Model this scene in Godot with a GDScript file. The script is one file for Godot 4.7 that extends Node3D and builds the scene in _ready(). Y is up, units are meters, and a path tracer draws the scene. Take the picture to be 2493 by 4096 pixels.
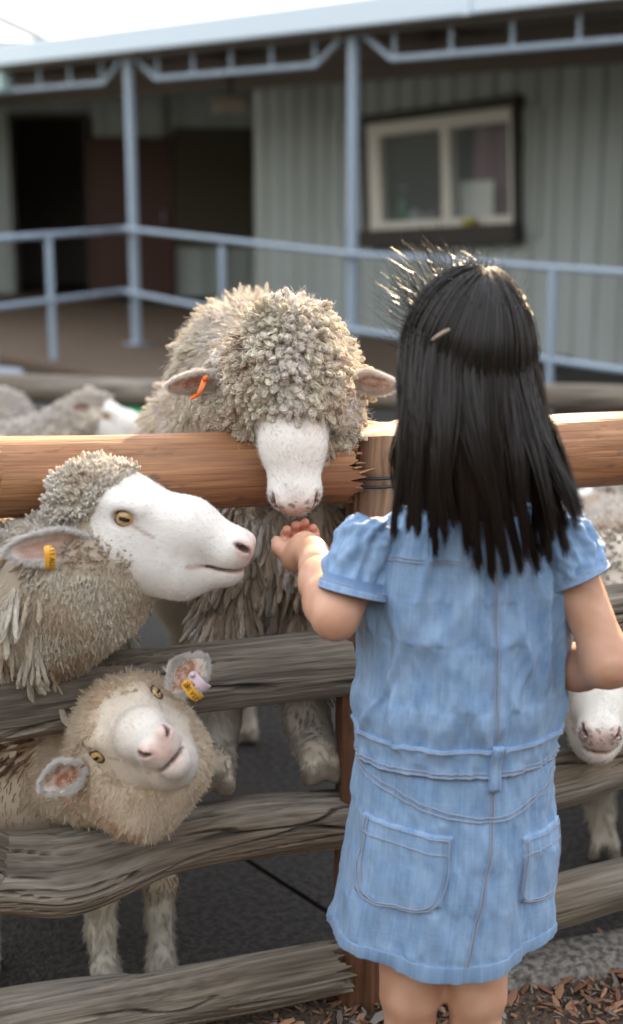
extends Node3D
# A girl in a denim dress feeds sheep through a log fence; metres, y up, the camera stands at x = 0, z = 0.

var rng := RandomNumberGenerator.new()
var fine := FastNoiseLite.new()
var M := {}
var locks := {}
var taken := {}

func _ready():
	rng.seed = 20240611
	fine.seed = 7
	fine.noise_type = FastNoiseLite.TYPE_SIMPLEX_SMOOTH
	fine.frequency = 1.0
	fine.fractal_type = FastNoiseLite.FRACTAL_NONE

	var cam := Camera3D.new()
	cam.name = "camera"
	cam.position = Vector3(0, 1.27, 0)
	cam.rotation_degrees = Vector3(-13.3, 0, 0)
	cam.fov = 39.6
	cam.near = 0.05
	cam.far = 400.0
	var lens := CameraAttributesPhysical.new()
	lens.frustum_focal_length = 50.0
	lens.frustum_focus_distance = 1.96
	lens.exposure_aperture = 2.8
	lens.frustum_near = 0.05
	lens.frustum_far = 400.0
	cam.attributes = lens
	add_child(cam)
	cam.fov = 39.6
	cam.current = true

	var env := Environment.new()
	env.background_mode = Environment.BG_SKY
	var sky := Sky.new()
	var air := ProceduralSkyMaterial.new()
	air.sky_top_color = Color(0.76, 0.775, 0.80)
	air.sky_horizon_color = Color(0.98, 0.95, 0.90)
	air.sky_curve = 0.22
	air.ground_bottom_color = Color(0.30, 0.27, 0.24)
	air.ground_horizon_color = Color(0.55, 0.51, 0.46)
	air.sun_angle_max = 1.0
	air.energy_multiplier = 1.0
	sky.sky_material = air
	env.sky = sky
	env.tonemap_mode = Environment.TONE_MAPPER_LINEAR
	env.tonemap_exposure = 3.75
	env.sdfgi_enabled = true
	env.ssao_enabled = true
	env.ssil_enabled = true
	var we := WorldEnvironment.new()
	we.name = "world_environment"
	we.environment = env
	add_child(we)

	# low late sun behind the veranda, a little to the right
	var sun := DirectionalLight3D.new()
	sun.name = "sun"
	sun.light_color = Color(1.0, 0.88, 0.72)
	sun.light_energy = 1.6
	sun.light_angular_distance = 0.5
	sun.shadow_enabled = true
	sun.look_at_from_position(Vector3(0.37, 0.49, -0.93), Vector3.ZERO)
	add_child(sun)

	make_materials()
	make_locks()
	make_ground()
	make_veranda()
	make_railing()
	make_background()
	make_added_trees()
	make_fence()
	make_flock()
	make_girl()
	make_litter()

# ---------------------------------------------------------------- helpers
func lin(r: float, g: float, b: float) -> Color:
	return Color(r, g, b).linear_to_srgb()

func mat(c: Color, rough := 0.8, vertex := false) -> StandardMaterial3D:
	var m := StandardMaterial3D.new()
	m.albedo_color = Color(1, 1, 1) if vertex else c.linear_to_srgb()
	m.vertex_color_use_as_albedo = vertex
	m.roughness = rough
	m.cull_mode = BaseMaterial3D.CULL_DISABLED
	return m

func numbered(called: String) -> String:
	var k: int = taken.get(called, 0)
	taken[called] = k + 1
	return called if k == 0 else "%s_%03d" % [called, k]

func tag(o: Node, label: String, category: String, group := ""):
	o.set_meta("label", label)
	o.set_meta("category", category)
	if group != "":
		o.set_meta("group", group)

func thing(called: String, label: String, category: String, at := Vector3.ZERO, group := "") -> Node3D:
	var o := Node3D.new()
	o.name = numbered(called)
	o.position = at
	add_child(o)
	tag(o, label, category, group)
	return o

func put(called: String, mesh: Mesh, m: Material, parent: Node, xf := Transform3D()) -> MeshInstance3D:
	var o := MeshInstance3D.new()
	o.name = called
	o.mesh = mesh
	if m != null:
		o.material_override = m
	o.transform = xf
	parent.add_child(o, true)
	return o

func setting(called: String, mesh: Mesh, m: Material) -> MeshInstance3D:
	var o := put(called, mesh, m, self)
	o.set_meta("kind", "structure")
	return o

# arrays: [vertices, normals, indices, colours or null, uvs or null]
func to_mesh(v: PackedVector3Array, n: PackedVector3Array, t: PackedInt32Array, c = null, uv = null) -> ArrayMesh:
	var arr := []
	arr.resize(Mesh.ARRAY_MAX)
	arr[Mesh.ARRAY_VERTEX] = v
	arr[Mesh.ARRAY_NORMAL] = n
	arr[Mesh.ARRAY_INDEX] = t
	if c != null:
		arr[Mesh.ARRAY_COLOR] = c
	if uv != null:
		arr[Mesh.ARRAY_TEX_UV] = uv
	var m := ArrayMesh.new()
	m.add_surface_from_arrays(Mesh.PRIMITIVE_TRIANGLES, arr)
	return m

func normals_of(v: PackedVector3Array, t: PackedInt32Array) -> PackedVector3Array:
	var n := PackedVector3Array()
	n.resize(v.size())
	for i in range(0, t.size(), 3):
		var a := t[i]
		var b := t[i + 1]
		var c := t[i + 2]
		var f := (v[c] - v[a]).cross(v[b] - v[a])
		n[a] += f
		n[b] += f
		n[c] += f
	for i in n.size():
		n[i] = n[i].normalized()
	return n

# a grid of rows x columns points; wraps round the columns if closed
func grid_mesh(pts: PackedVector3Array, rows: int, cols: int, closed: bool, col = null, uv = null, flip := false) -> ArrayMesh:
	var t := PackedInt32Array()
	var cc := cols if closed else cols - 1
	for r in rows - 1:
		for c in cc:
			var a := r * cols + c
			var b := r * cols + (c + 1) % cols
			var d := a + cols
			var e := b + cols
			if flip:
				t.append_array([a, d, b, b, d, e])
			else:
				t.append_array([a, b, d, b, e, d])
	return to_mesh(pts, normals_of(pts, t), t, col, uv)

func box_arrays(size: Vector3, bevel: float) -> ArrayMesh:
	# a box with chamfered edges
	var h := size * 0.5
	var b := minf(bevel, minf(h.x, minf(h.y, h.z)) * 0.9)
	var st := SurfaceTool.new()
	st.begin(Mesh.PRIMITIVE_TRIANGLES)
	st.set_smooth_group(-1)
	var quad := func(p, q, r, s):
		var mid: Vector3 = (p + q + r + s) / 4.0
		var f: Vector3 = (r - p).cross(q - p)
		var o: Array = [p, q, r, p, r, s] if f.dot(mid) > 0.0 else [p, r, q, p, s, r]
		for x in o:
			st.add_vertex(x)
	for ax in 3:
		var u := (ax + 1) % 3
		var w := (ax + 2) % 3
		for s in [-1.0, 1.0]:
			var f := []
			for k in [[-1, -1], [1, -1], [1, 1], [-1, 1]]:
				var p := Vector3.ZERO
				p[ax] = s * h[ax]
				p[u] = k[0] * (h[u] - b)
				p[w] = k[1] * (h[w] - b)
				f.append(p)
			quad.call(f[0], f[1], f[2], f[3])
			for s2 in [-1.0, 1.0]:
				var e := []
				for k in [[0, -1], [0, 1], [1, 1], [1, -1]]:
					var p := Vector3.ZERO
					p[ax] = s * (h[ax] - (b if k[0] == 1 else 0.0))
					p[u] = s2 * (h[u] - (0.0 if k[0] == 1 else b))
					p[w] = k[1] * (h[w] - b)
					e.append(p)
				quad.call(e[0], e[1], e[2], e[3])
	for sx in [-1.0, 1.0]:
		for sy in [-1.0, 1.0]:
			for sz in [-1.0, 1.0]:
				var p := Vector3(sx * h.x, sy * (h.y - b), sz * (h.z - b))
				var q := Vector3(sx * (h.x - b), sy * h.y, sz * (h.z - b))
				var r := Vector3(sx * (h.x - b), sy * (h.y - b), sz * h.z)
				var f := (r - p).cross(q - p)
				for x in ([p, q, r] if f.dot(p + q + r) > 0.0 else [p, r, q]):
					st.add_vertex(x)
	st.generate_normals()
	return st.commit()

# frame with z along the way from a to b, standing upright
func along(a: Vector3, b: Vector3, roll := 0.0) -> Transform3D:
	var z := (b - a).normalized()
	var up := Vector3.UP if absf(z.y) < 0.98 else Vector3.RIGHT
	var x := up.cross(z).normalized()
	var y := z.cross(x)
	return Transform3D(Basis(x, y, z).rotated(z, roll), (a + b) * 0.5)

func bar(called: String, a: Vector3, b: Vector3, w: float, h: float, m: Material, parent: Node, bevel := 0.006, roll := 0.0) -> MeshInstance3D:
	return put(called, box_arrays(Vector3(w, h, a.distance_to(b)), bevel), m, parent, along(a, b, roll))

# swept tube through points with radii
func tube_arrays(pts: Array, radii: Array, sides := 8, caps := true) -> Array:
	var v := PackedVector3Array()
	var t := PackedInt32Array()
	var d0 := (Vector3(pts[1]) - Vector3(pts[0])).normalized()
	var x := d0.cross(Vector3.UP if absf(d0.y) < 0.9 else Vector3.RIGHT).normalized()
	var n := pts.size()
	for i in n:
		var d := (Vector3(pts[mini(i + 1, n - 1)]) - Vector3(pts[maxi(i - 1, 0)])).normalized()
		x = (x - d * x.dot(d)).normalized()
		var y := d.cross(x)
		for k in sides:
			var an := TAU * k / sides
			v.append(Vector3(pts[i]) + (x * cos(an) + y * sin(an)) * float(radii[i]))
	for i in n - 1:
		for k in sides:
			var a := i * sides + k
			var b := i * sides + (k + 1) % sides
			t.append_array([a, a + sides, b, b, a + sides, b + sides])
	if caps:
		for e in [0, n - 1]:
			var c := v.size()
			v.append(Vector3(pts[e]))
			for k in sides:
				var a: int = e * sides + k
				var b: int = e * sides + (k + 1) % sides
				if e == 0:
					t.append_array([c, a, b])
				else:
					t.append_array([c, b, a])
	return [v, normals_of(v, t), t]

func tube(called: String, pts: Array, radii, sides: int, m: Material, parent: Node) -> MeshInstance3D:
	var rr := []
	for i in pts.size():
		rr.append(radii[i] if radii is Array else radii)
	var a := tube_arrays(pts, rr, sides)
	return put(called, to_mesh(a[0], a[1], a[2]), m, parent)

func curve_of(keys: Array, count: int) -> Array:
	# Catmull-Rom through the keys
	var out := []
	var n := keys.size()
	for i in count:
		var f := float(i) / (count - 1) * (n - 1)
		var k := mini(int(f), n - 2)
		var u := f - k
		var p0 = keys[maxi(k - 1, 0)]
		var p1 = keys[k]
		var p2 = keys[k + 1]
		var p3 = keys[mini(k + 2, n - 1)]
		out.append(0.5 * (2.0 * p1 + (p2 - p0) * u + (2.0 * p0 - 5.0 * p1 + 4.0 * p2 - p3) * u * u + (3.0 * p1 - p0 - 3.0 * p2 + p3) * u * u * u))
	return out

# ---------------------------------------------------------------- smooth bodies: tapered capsules and ellipsoids joined and meshed as surface nets
class Field:
	var kind := PackedInt32Array()
	var a := PackedVector3Array()
	var b := PackedVector3Array()
	var ra := PackedFloat32Array()
	var rb := PackedFloat32Array()
	var iv := PackedFloat32Array()
	var kk := PackedFloat32Array()
	var rot: Array[Basis] = []
	var lo := Vector3(1e9, 1e9, 1e9)
	var hi := Vector3(-1e9, -1e9, -1e9)

	func cap(p: Vector3, q: Vector3, r0: float, r1: float, k := 0.02):
		kind.append(0)
		a.append(p)
		b.append(q - p)
		ra.append(r0)
		rb.append(r1)
		iv.append(1.0 / maxf((q - p).length_squared(), 1e-9))
		kk.append(k)
		rot.append(Basis())
		var r := Vector3.ONE * maxf(r0, r1)
		lo = lo.min(p - r).min(q - r)
		hi = hi.max(p + r).max(q + r)

	func chain(pts: Array, radii: Array, k := 0.02):
		for i in pts.size() - 1:
			cap(pts[i], pts[i + 1], radii[i], radii[i + 1], k)

	func ell(c: Vector3, r: Vector3, turn := Basis(), k := 0.02, minus := false):
		kind.append(2 if minus else 1)
		a.append(c)
		b.append(r)
		ra.append(0.0)
		rb.append(0.0)
		iv.append(0.0)
		kk.append(k)
		rot.append(turn.inverse())
		if not minus:
			var e := Vector3.ONE * maxf(r.x, maxf(r.y, r.z))
			lo = lo.min(c - e)
			hi = hi.max(c + e)

	func one(i: int, p: Vector3) -> float:
		var q := p - a[i]
		if kind[i] == 0:
			var h := clampf(q.dot(b[i]) * iv[i], 0.0, 1.0)
			return (q - b[i] * h).length() - (ra[i] + (rb[i] - ra[i]) * h)
		q = rot[i] * q
		var s := q / b[i]
		var k0 := s.length()
		return k0 * (k0 - 1.0) / ((s / b[i]).length() + 1e-6)

	func value(p: Vector3, act: PackedInt32Array) -> float:
		var d := 1.0
		for i in act:
			var e := one(i, p)
			var k := kk[i]
			if kind[i] == 2:
				e = -e
				var h := maxf(k - absf(d - e), 0.0) / k
				d = maxf(d, e) + h * h * k * 0.25
			else:
				var h := maxf(k - absf(d - e), 0.0) / k
				d = minf(d, e) - h * h * k * 0.25
		return d

	func mesh(cell: float) -> Array:
		var B := 4
		var base := lo - Vector3.ONE * cell * 3.0
		var span := (hi - lo) / cell + Vector3.ONE * 6.0
		var bx := int(ceil(span.x / B))
		var by := int(ceil(span.y / B))
		var bz := int(ceil(span.z / B))
		var nx := bx * B + 1
		var ny := by * B + 1
		var nz := bz * B + 1
		var vals := PackedFloat32Array()
		vals.resize(nx * ny * nz)
		vals.fill(9.0)
		var ids := PackedInt32Array()
		ids.resize(nx * ny * nz)
		ids.fill(-1)
		var all := PackedInt32Array()
		for i in kind.size():
			all.append(i)
		var reach := 3.47 * cell
		var ver := PackedVector3Array()
		var cells := PackedInt32Array()
		var sy := nx
		var sz := nx * ny
		for kz in bz:
			for jy in by:
				for ix in bx:
					var c := base + (Vector3(ix, jy, kz) * B + Vector3.ONE * (B * 0.5)) * cell
					var ds := PackedFloat32Array()
					ds.resize(all.size())
					var dm := 1e9
					for i in all:
						ds[i] = one(i, c)
						if kind[i] != 2:
							dm = minf(dm, ds[i])
					if dm > reach + 0.03:
						continue
					var act := PackedInt32Array()
					for i in all:
						if kind[i] == 2:
							if ds[i] < reach + kk[i]:
								act.append(i)
						elif ds[i] < dm + 2.0 * reach + kk[i]:
							act.append(i)
					if absf(value(c, act)) > reach * 1.35 + 0.002:
						continue
					for dz in B + 1:
						for dy in B + 1:
							for dx in B + 1:
								var at := (ix * B + dx) + (jy * B + dy) * sy + (kz * B + dz) * sz
								if vals[at] == 9.0:
									vals[at] = value(base + Vector3(ix * B + dx, jy * B + dy, kz * B + dz) * cell, act)
					for dz in B:
						for dy in B:
							for dx in B:
								var at := (ix * B + dx) + (jy * B + dy) * sy + (kz * B + dz) * sz
								var v0 := vals[at]
								var v1 := vals[at + 1]
								var v2 := vals[at + sy]
								var v3 := vals[at + sy + 1]
								var v4 := vals[at + sz]
								var v5 := vals[at + sz + 1]
								var v6 := vals[at + sz + sy]
								var v7 := vals[at + sz + sy + 1]
								var neg := int(v0 < 0) + int(v1 < 0) + int(v2 < 0) + int(v3 < 0) + int(v4 < 0) + int(v5 < 0) + int(v6 < 0) + int(v7 < 0)
								if neg == 0 or neg == 8:
									continue
								var s := Vector3.ZERO
								var m := 0
								if (v0 < 0) != (v1 < 0): s += Vector3(v0 / (v0 - v1), 0, 0); m += 1
								if (v2 < 0) != (v3 < 0): s += Vector3(v2 / (v2 - v3), 1, 0); m += 1
								if (v4 < 0) != (v5 < 0): s += Vector3(v4 / (v4 - v5), 0, 1); m += 1
								if (v6 < 0) != (v7 < 0): s += Vector3(v6 / (v6 - v7), 1, 1); m += 1
								if (v0 < 0) != (v2 < 0): s += Vector3(0, v0 / (v0 - v2), 0); m += 1
								if (v1 < 0) != (v3 < 0): s += Vector3(1, v1 / (v1 - v3), 0); m += 1
								if (v4 < 0) != (v6 < 0): s += Vector3(0, v4 / (v4 - v6), 1); m += 1
								if (v5 < 0) != (v7 < 0): s += Vector3(1, v5 / (v5 - v7), 1); m += 1
								if (v0 < 0) != (v4 < 0): s += Vector3(0, 0, v0 / (v0 - v4)); m += 1
								if (v1 < 0) != (v5 < 0): s += Vector3(1, 0, v1 / (v1 - v5)); m += 1
								if (v2 < 0) != (v6 < 0): s += Vector3(0, 1, v2 / (v2 - v6)); m += 1
								if (v3 < 0) != (v7 < 0): s += Vector3(1, 1, v3 / (v3 - v7)); m += 1
								ids[at] = ver.size()
								cells.append(at)
								ver.append(base + (Vector3(ix * B + dx, jy * B + dy, kz * B + dz) + s / m) * cell)
		var tri := PackedInt32Array()
		for at in cells:
			var inside := vals[at] < 0
			for ax in 3:
				var st := 1 if ax == 0 else (sy if ax == 1 else sz)
				if (vals[at + st] < 0) == inside:
					continue
				var s1 := sy if ax == 0 else (sz if ax == 1 else 1)
				var s2 := sz if ax == 0 else (1 if ax == 1 else sy)
				if at - s1 - s2 < 0:
					continue
				var q0 := ids[at]
				var q1 := ids[at - s1]
				var q2 := ids[at - s1 - s2]
				var q3 := ids[at - s2]
				if q1 < 0 or q2 < 0 or q3 < 0:
					continue
				if inside:
					tri.append_array([q0, q2, q1, q0, q3, q2])
				else:
					tri.append_array([q0, q1, q2, q0, q2, q3])
		var nor := PackedVector3Array()
		nor.resize(ver.size())
		for i in range(0, tri.size(), 3):
			var f := (ver[tri[i + 2]] - ver[tri[i]]).cross(ver[tri[i + 1]] - ver[tri[i]])
			nor[tri[i]] += f
			nor[tri[i + 1]] += f
			nor[tri[i + 2]] += f
		for i in nor.size():
			nor[i] = nor[i].normalized()
		return [ver, nor, tri]

func moved(m: Array, xf: Transform3D) -> Array:
	var n := PackedVector3Array()
	var bi := xf.basis.inverse().transposed()
	for x in m[1]:
		n.append((bi * x).normalized())
	return [xf * (m[0] as PackedVector3Array), n, m[2]]

func joined(a: Array, b: Array) -> Array:
	var v: PackedVector3Array = a[0].duplicate()
	var n: PackedVector3Array = a[1].duplicate()
	var t: PackedInt32Array = a[2].duplicate()
	var k := v.size()
	v.append_array(b[0])
	n.append_array(b[1])
	for i in b[2]:
		t.append(i + k)
	var out := [v, n, t]
	if a.size() > 3 and b.size() > 3:
		var c: PackedColorArray = a[3].duplicate()
		c.append_array(b[3])
		out.append(c)
	return out

func tinted(m: Array, f: Callable) -> Array:
	var c := PackedColorArray()
	for i in m[0].size():
		c.append(f.call(m[0][i], m[1][i]))
	return [m[0], m[1], m[2], c]

# ---------------------------------------------------------------- materials and textures
func noise_texture(freq: float, seed_: int, w := 512, h := 512, bump := 0.0, ramp: Gradient = null, fractal := true) -> NoiseTexture2D:
	var n := FastNoiseLite.new()
	n.seed = seed_
	n.frequency = freq
	n.noise_type = FastNoiseLite.TYPE_SIMPLEX_SMOOTH
	n.fractal_type = FastNoiseLite.FRACTAL_FBM if fractal else FastNoiseLite.FRACTAL_NONE
	n.fractal_octaves = 5
	var t := NoiseTexture2D.new()
	t.width = w
	t.height = h
	t.seamless = true
	t.noise = n
	if bump > 0.0:
		t.as_normal_map = true
		t.bump_strength = bump
	if ramp != null:
		t.color_ramp = ramp
	return t

func ramp_of(stops: Array) -> Gradient:
	var g := Gradient.new()
	var o := PackedFloat32Array()
	var c := PackedColorArray()
	for s in stops:
		o.append(s[0])
		c.append(s[1])
	g.offsets = o
	g.colors = c
	return g

# streaks that run along u, for wood and for wool fibres
func streak_image(w: int, h: int, long: int, seed_: int, low: float, high: float) -> Image:
	var n := FastNoiseLite.new()
	n.seed = seed_
	n.noise_type = FastNoiseLite.TYPE_SIMPLEX_SMOOTH
	n.frequency = 0.06
	n.fractal_octaves = 4
	n.fractal_gain = 0.65
	var src := n.get_seamless_image(w / long, h)
	src.convert(Image.FORMAT_RGBA8)
	src.resize(w, h, Image.INTERPOLATE_CUBIC)
	for y in h:
		for x in w:
			var g := lerpf(low, high, src.get_pixel(x, y).r)
			src.set_pixel(x, y, Color(g, g, g))
	return src

func denim_image() -> Image:
	var im := Image.create(256, 256, false, Image.FORMAT_RGBA8)
	var r := RandomNumberGenerator.new()
	r.seed = 5
	var slub := PackedFloat32Array()
	for i in 256:
		slub.append(r.randf())
	for y in 256:
		for x in 256:
			var tw := (x + y * 2) % 4
			var v := 0.82 + (0.14 if tw == 0 else 0.0) + slub[x] * 0.10 - slub[(y * 7 + 31) % 256] * 0.05 + r.randf() * 0.06
			im.set_pixel(x, y, Color(v * 0.98, v * 0.99, v))
	return im

func make_materials():
	var streak := ImageTexture.create_from_image(streak_image(512, 512, 12, 3, 0.70, 1.0))
	var bump := streak_image(512, 512, 12, 3, 0.0, 1.0)
	bump.bump_map_to_normal_map(5.0)
	var streak_bump := ImageTexture.create_from_image(bump)
	var old := mat(Color.WHITE, 0.86, true)
	old.albedo_texture = streak
	old.normal_enabled = true
	old.normal_texture = streak_bump
	old.normal_scale = 0.8
	M.old_wood = old
	var pine := mat(Color.WHITE, 0.55, true)
	pine.albedo_texture = ImageTexture.create_from_image(streak_image(512, 512, 24, 9, 0.72, 1.0))
	pine.normal_enabled = true
	pine.normal_texture = streak_bump
	pine.normal_scale = 0.35
	M.pine = pine
	var wool := mat(Color.WHITE, 0.95, true)
	wool.albedo_texture = ImageTexture.create_from_image(streak_image(128, 128, 6, 21, 0.88, 1.0))
	wool.normal_enabled = true
	wool.normal_texture = streak_bump
	wool.normal_scale = 0.8
	wool.backlight_enabled = true
	wool.backlight = Color(0.30, 0.29, 0.27)
	M.wool = wool
	var fibre := mat(Color.WHITE, 0.7, true)
	fibre.backlight_enabled = true
	fibre.backlight = Color(0.50, 0.49, 0.47)
	M.fibre = fibre
	M.hide = mat(Color.WHITE, 0.85, true)
	M.hide.normal_enabled = true
	M.hide.normal_texture = noise_texture(0.05, 61, 512, 512, 4.0)
	M.hide.normal_scale = 0.35
	M.hide.uv1_triplanar = true
	M.hide.uv1_scale = Vector3.ONE * 9.0
	var ear := mat(Color.WHITE, 0.75, true)
	ear.backlight_enabled = true
	ear.backlight = Color(0.2, 0.13, 0.11)
	M.ear = ear
	var eye := mat(Color.WHITE, 0.06, true)
	eye.clearcoat_enabled = true
	eye.clearcoat = 1.0
	eye.clearcoat_roughness = 0.03
	M.eye = eye
	M.lid = mat(Color(0.09, 0.05, 0.045), 0.45)
	var skin := mat(Color.WHITE, 0.52, true)
	skin.subsurf_scatter_enabled = true
	skin.subsurf_scatter_strength = 0.12
	skin.normal_enabled = true
	skin.normal_texture = noise_texture(0.08, 4, 256, 256, 1.5)
	skin.normal_scale = 0.12
	skin.uv1_triplanar = true
	skin.uv1_scale = Vector3.ONE * 14.0
	M.skin = skin
	var denim := mat(Color.WHITE, 0.88, true)
	denim.albedo_texture = ImageTexture.create_from_image(denim_image())
	denim.rim_enabled = true
	denim.rim = 0.25
	denim.rim_tint = 0.4
	M.denim = denim
	M.thread = mat(Color(0.30, 0.34, 0.44), 0.8)
	var hair := mat(Color.WHITE, 0.33, true)
	hair.metallic_specular = 0.42
	hair.backlight_enabled = true
	hair.backlight = Color(0.20, 0.11, 0.06)
	M.hair = hair
	M.tag_orange = mat(Color(0.80, 0.40, 0.035), 0.42)
	M.tag_red = mat(Color(0.78, 0.16, 0.02), 0.42)
	M.tag_pink = mat(Color(0.66, 0.52, 0.60), 0.42)
	M.ink = mat(Color(0.03, 0.025, 0.02), 0.7)
	M.wire = mat(Color(0.06, 0.065, 0.075), 0.38)
	M.wire.metallic = 0.7
	var steel := mat(Color(0.32, 0.40, 0.50), 0.42)
	steel.roughness_texture = noise_texture(0.02, 12, 256, 256)
	steel.uv1_triplanar = true
	M.blue_steel = steel
	M.fascia = mat(Color(0.58, 0.69, 0.79), 0.45)
	var sheet := mat(Color(0.49, 0.56, 0.585), 0.5)
	sheet.albedo_texture = noise_texture(0.006, 31, 512, 512, 0.0, ramp_of([[0.0, Color(0.86, 0.85, 0.82)], [1.0, Color(1, 1, 1)]]))
	sheet.uv1_triplanar = true
	sheet.uv1_world_triplanar = true
	sheet.uv1_scale = Vector3(0.7, 0.12, 0.7)
	M.sheet = sheet
	M.roof = mat(Color(0.40, 0.43, 0.45), 0.4)
	M.under_roof = mat(Color(0.20, 0.17, 0.145), 0.85)
	M.dark_trim = mat(Color(0.045, 0.036, 0.033), 0.6)
	M.cream = mat(Color(0.74, 0.72, 0.67), 0.5)
	M.brown_door = mat(Color(0.075, 0.028, 0.019), 0.6)
	M.green_board = mat(Color(0.075, 0.068, 0.042), 0.8)
	M.room = mat(Color(0.24, 0.215, 0.20), 0.9)
	M.paper = mat(Color(0.74, 0.78, 0.78), 0.6)
	var glass := StandardMaterial3D.new()
	glass.albedo_color = Color(0.8, 0.85, 0.85, 0.1)
	glass.transparency = BaseMaterial3D.TRANSPARENCY_ALPHA
	glass.roughness = 0.03
	glass.metallic_specular = 0.15
	M.glass = glass
	var slab := mat(Color.WHITE, 0.8)
	slab.albedo_color = lin(0.043, 0.039, 0.036)
	slab.albedo_texture = noise_texture(0.035, 41, 1024, 1024, 0.0, ramp_of([[0.0, Color(0.35, 0.33, 0.32)], [0.45, Color(0.75, 0.73, 0.72)], [0.62, Color(0.95, 0.93, 0.92)], [1.0, Color(1, 1, 1)]]))
	slab.normal_enabled = true
	slab.normal_texture = noise_texture(0.06, 42, 1024, 1024, 6.0)
	slab.uv1_triplanar = true
	slab.uv1_world_triplanar = true
	slab.uv1_scale = Vector3.ONE * 1.4
	M.slab = slab
	var soil := slab.duplicate() as StandardMaterial3D
	soil.albedo_color = lin(0.12, 0.085, 0.06)
	soil.uv1_scale = Vector3.ONE * 2.3
	M.soil = soil
	var kerb := slab.duplicate() as StandardMaterial3D
	kerb.albedo_color = lin(0.26, 0.25, 0.23)
	M.kerb = kerb
	var plank := mat(Color(0.16, 0.11, 0.075), 0.8)
	plank.albedo_texture = streak
	plank.uv1_triplanar = true
	M.plank = plank
	M.leaf = mat(Color(0.07, 0.16, 0.03), 0.6)
	M.foliage = mat(Color.WHITE, 0.6, true)
	M.chip = mat(Color.WHITE, 0.8, true)

# ---------------------------------------------------------------- one staple of wool, one curl, one wisp of fibres, one tuft of short hair; all one unit long in y
func strand_into(acc: Array, pts: Array, radii: Array, sides: int, u0 := 0.0):
	var a := tube_arrays(pts, radii, sides, false)
	var k: int = acc[0].size()
	acc[0].append_array(a[0])
	acc[1].append_array(a[1])
	for i in a[2]:
		acc[2].append(i + k)
	for i in a[0].size():
		acc[3].append(Vector2(float(i / sides) / pts.size() * 0.8 + u0, float(i % sides) / sides))

func finish(acc: Array) -> ArrayMesh:
	return to_mesh(acc[0], acc[1], acc[2], null, acc[3])

func fresh() -> Array:
	return [PackedVector3Array(), PackedVector3Array(), PackedInt32Array(), PackedVector2Array()]

# many crimped fibres that follow one path, round a thinner core
func bundle(acc: Array, pts: Array, radii: Array, count: int, thick: float, r: RandomNumberGenerator):
	var n := pts.size()
	var core := []
	for x in radii:
		core.append(float(x) * 0.62)
	strand_into(acc, pts, core, 6, r.randf())
	for f in count:
		var an := TAU * (f + r.randf() * 0.6) / count
		var q := r.randf_range(0.62, 1.12)
		var ph := r.randf() * TAU
		var spin := r.randf_range(-1.2, 1.2)
		var fray := r.randf_range(0.0, 0.10)
		var x := Vector3.RIGHT
		var fp := []
		var fr := []
		for i in n:
			var t := i / (n - 1.0)
			var d: Vector3 = ((pts[mini(i + 1, n - 1)] as Vector3) - (pts[maxi(i - 1, 0)] as Vector3)).normalized()
			x = (x - d * x.dot(d)).normalized()
			var y := d.cross(x)
			var a := an + spin * t + 0.35 * sin(t * 17.0 + ph)
			var rad: float = float(radii[i]) * q * (1.0 + 0.16 * sin(t * 22.0 + ph)) + fray * t * t * t
			fp.append(pts[i] + (x * cos(a) + y * sin(a)) * rad)
			fr.append(thick * (1.0 - 0.55 * t * t) + 0.002)
		strand_into(acc, fp, fr, 3, r.randf())

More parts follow.
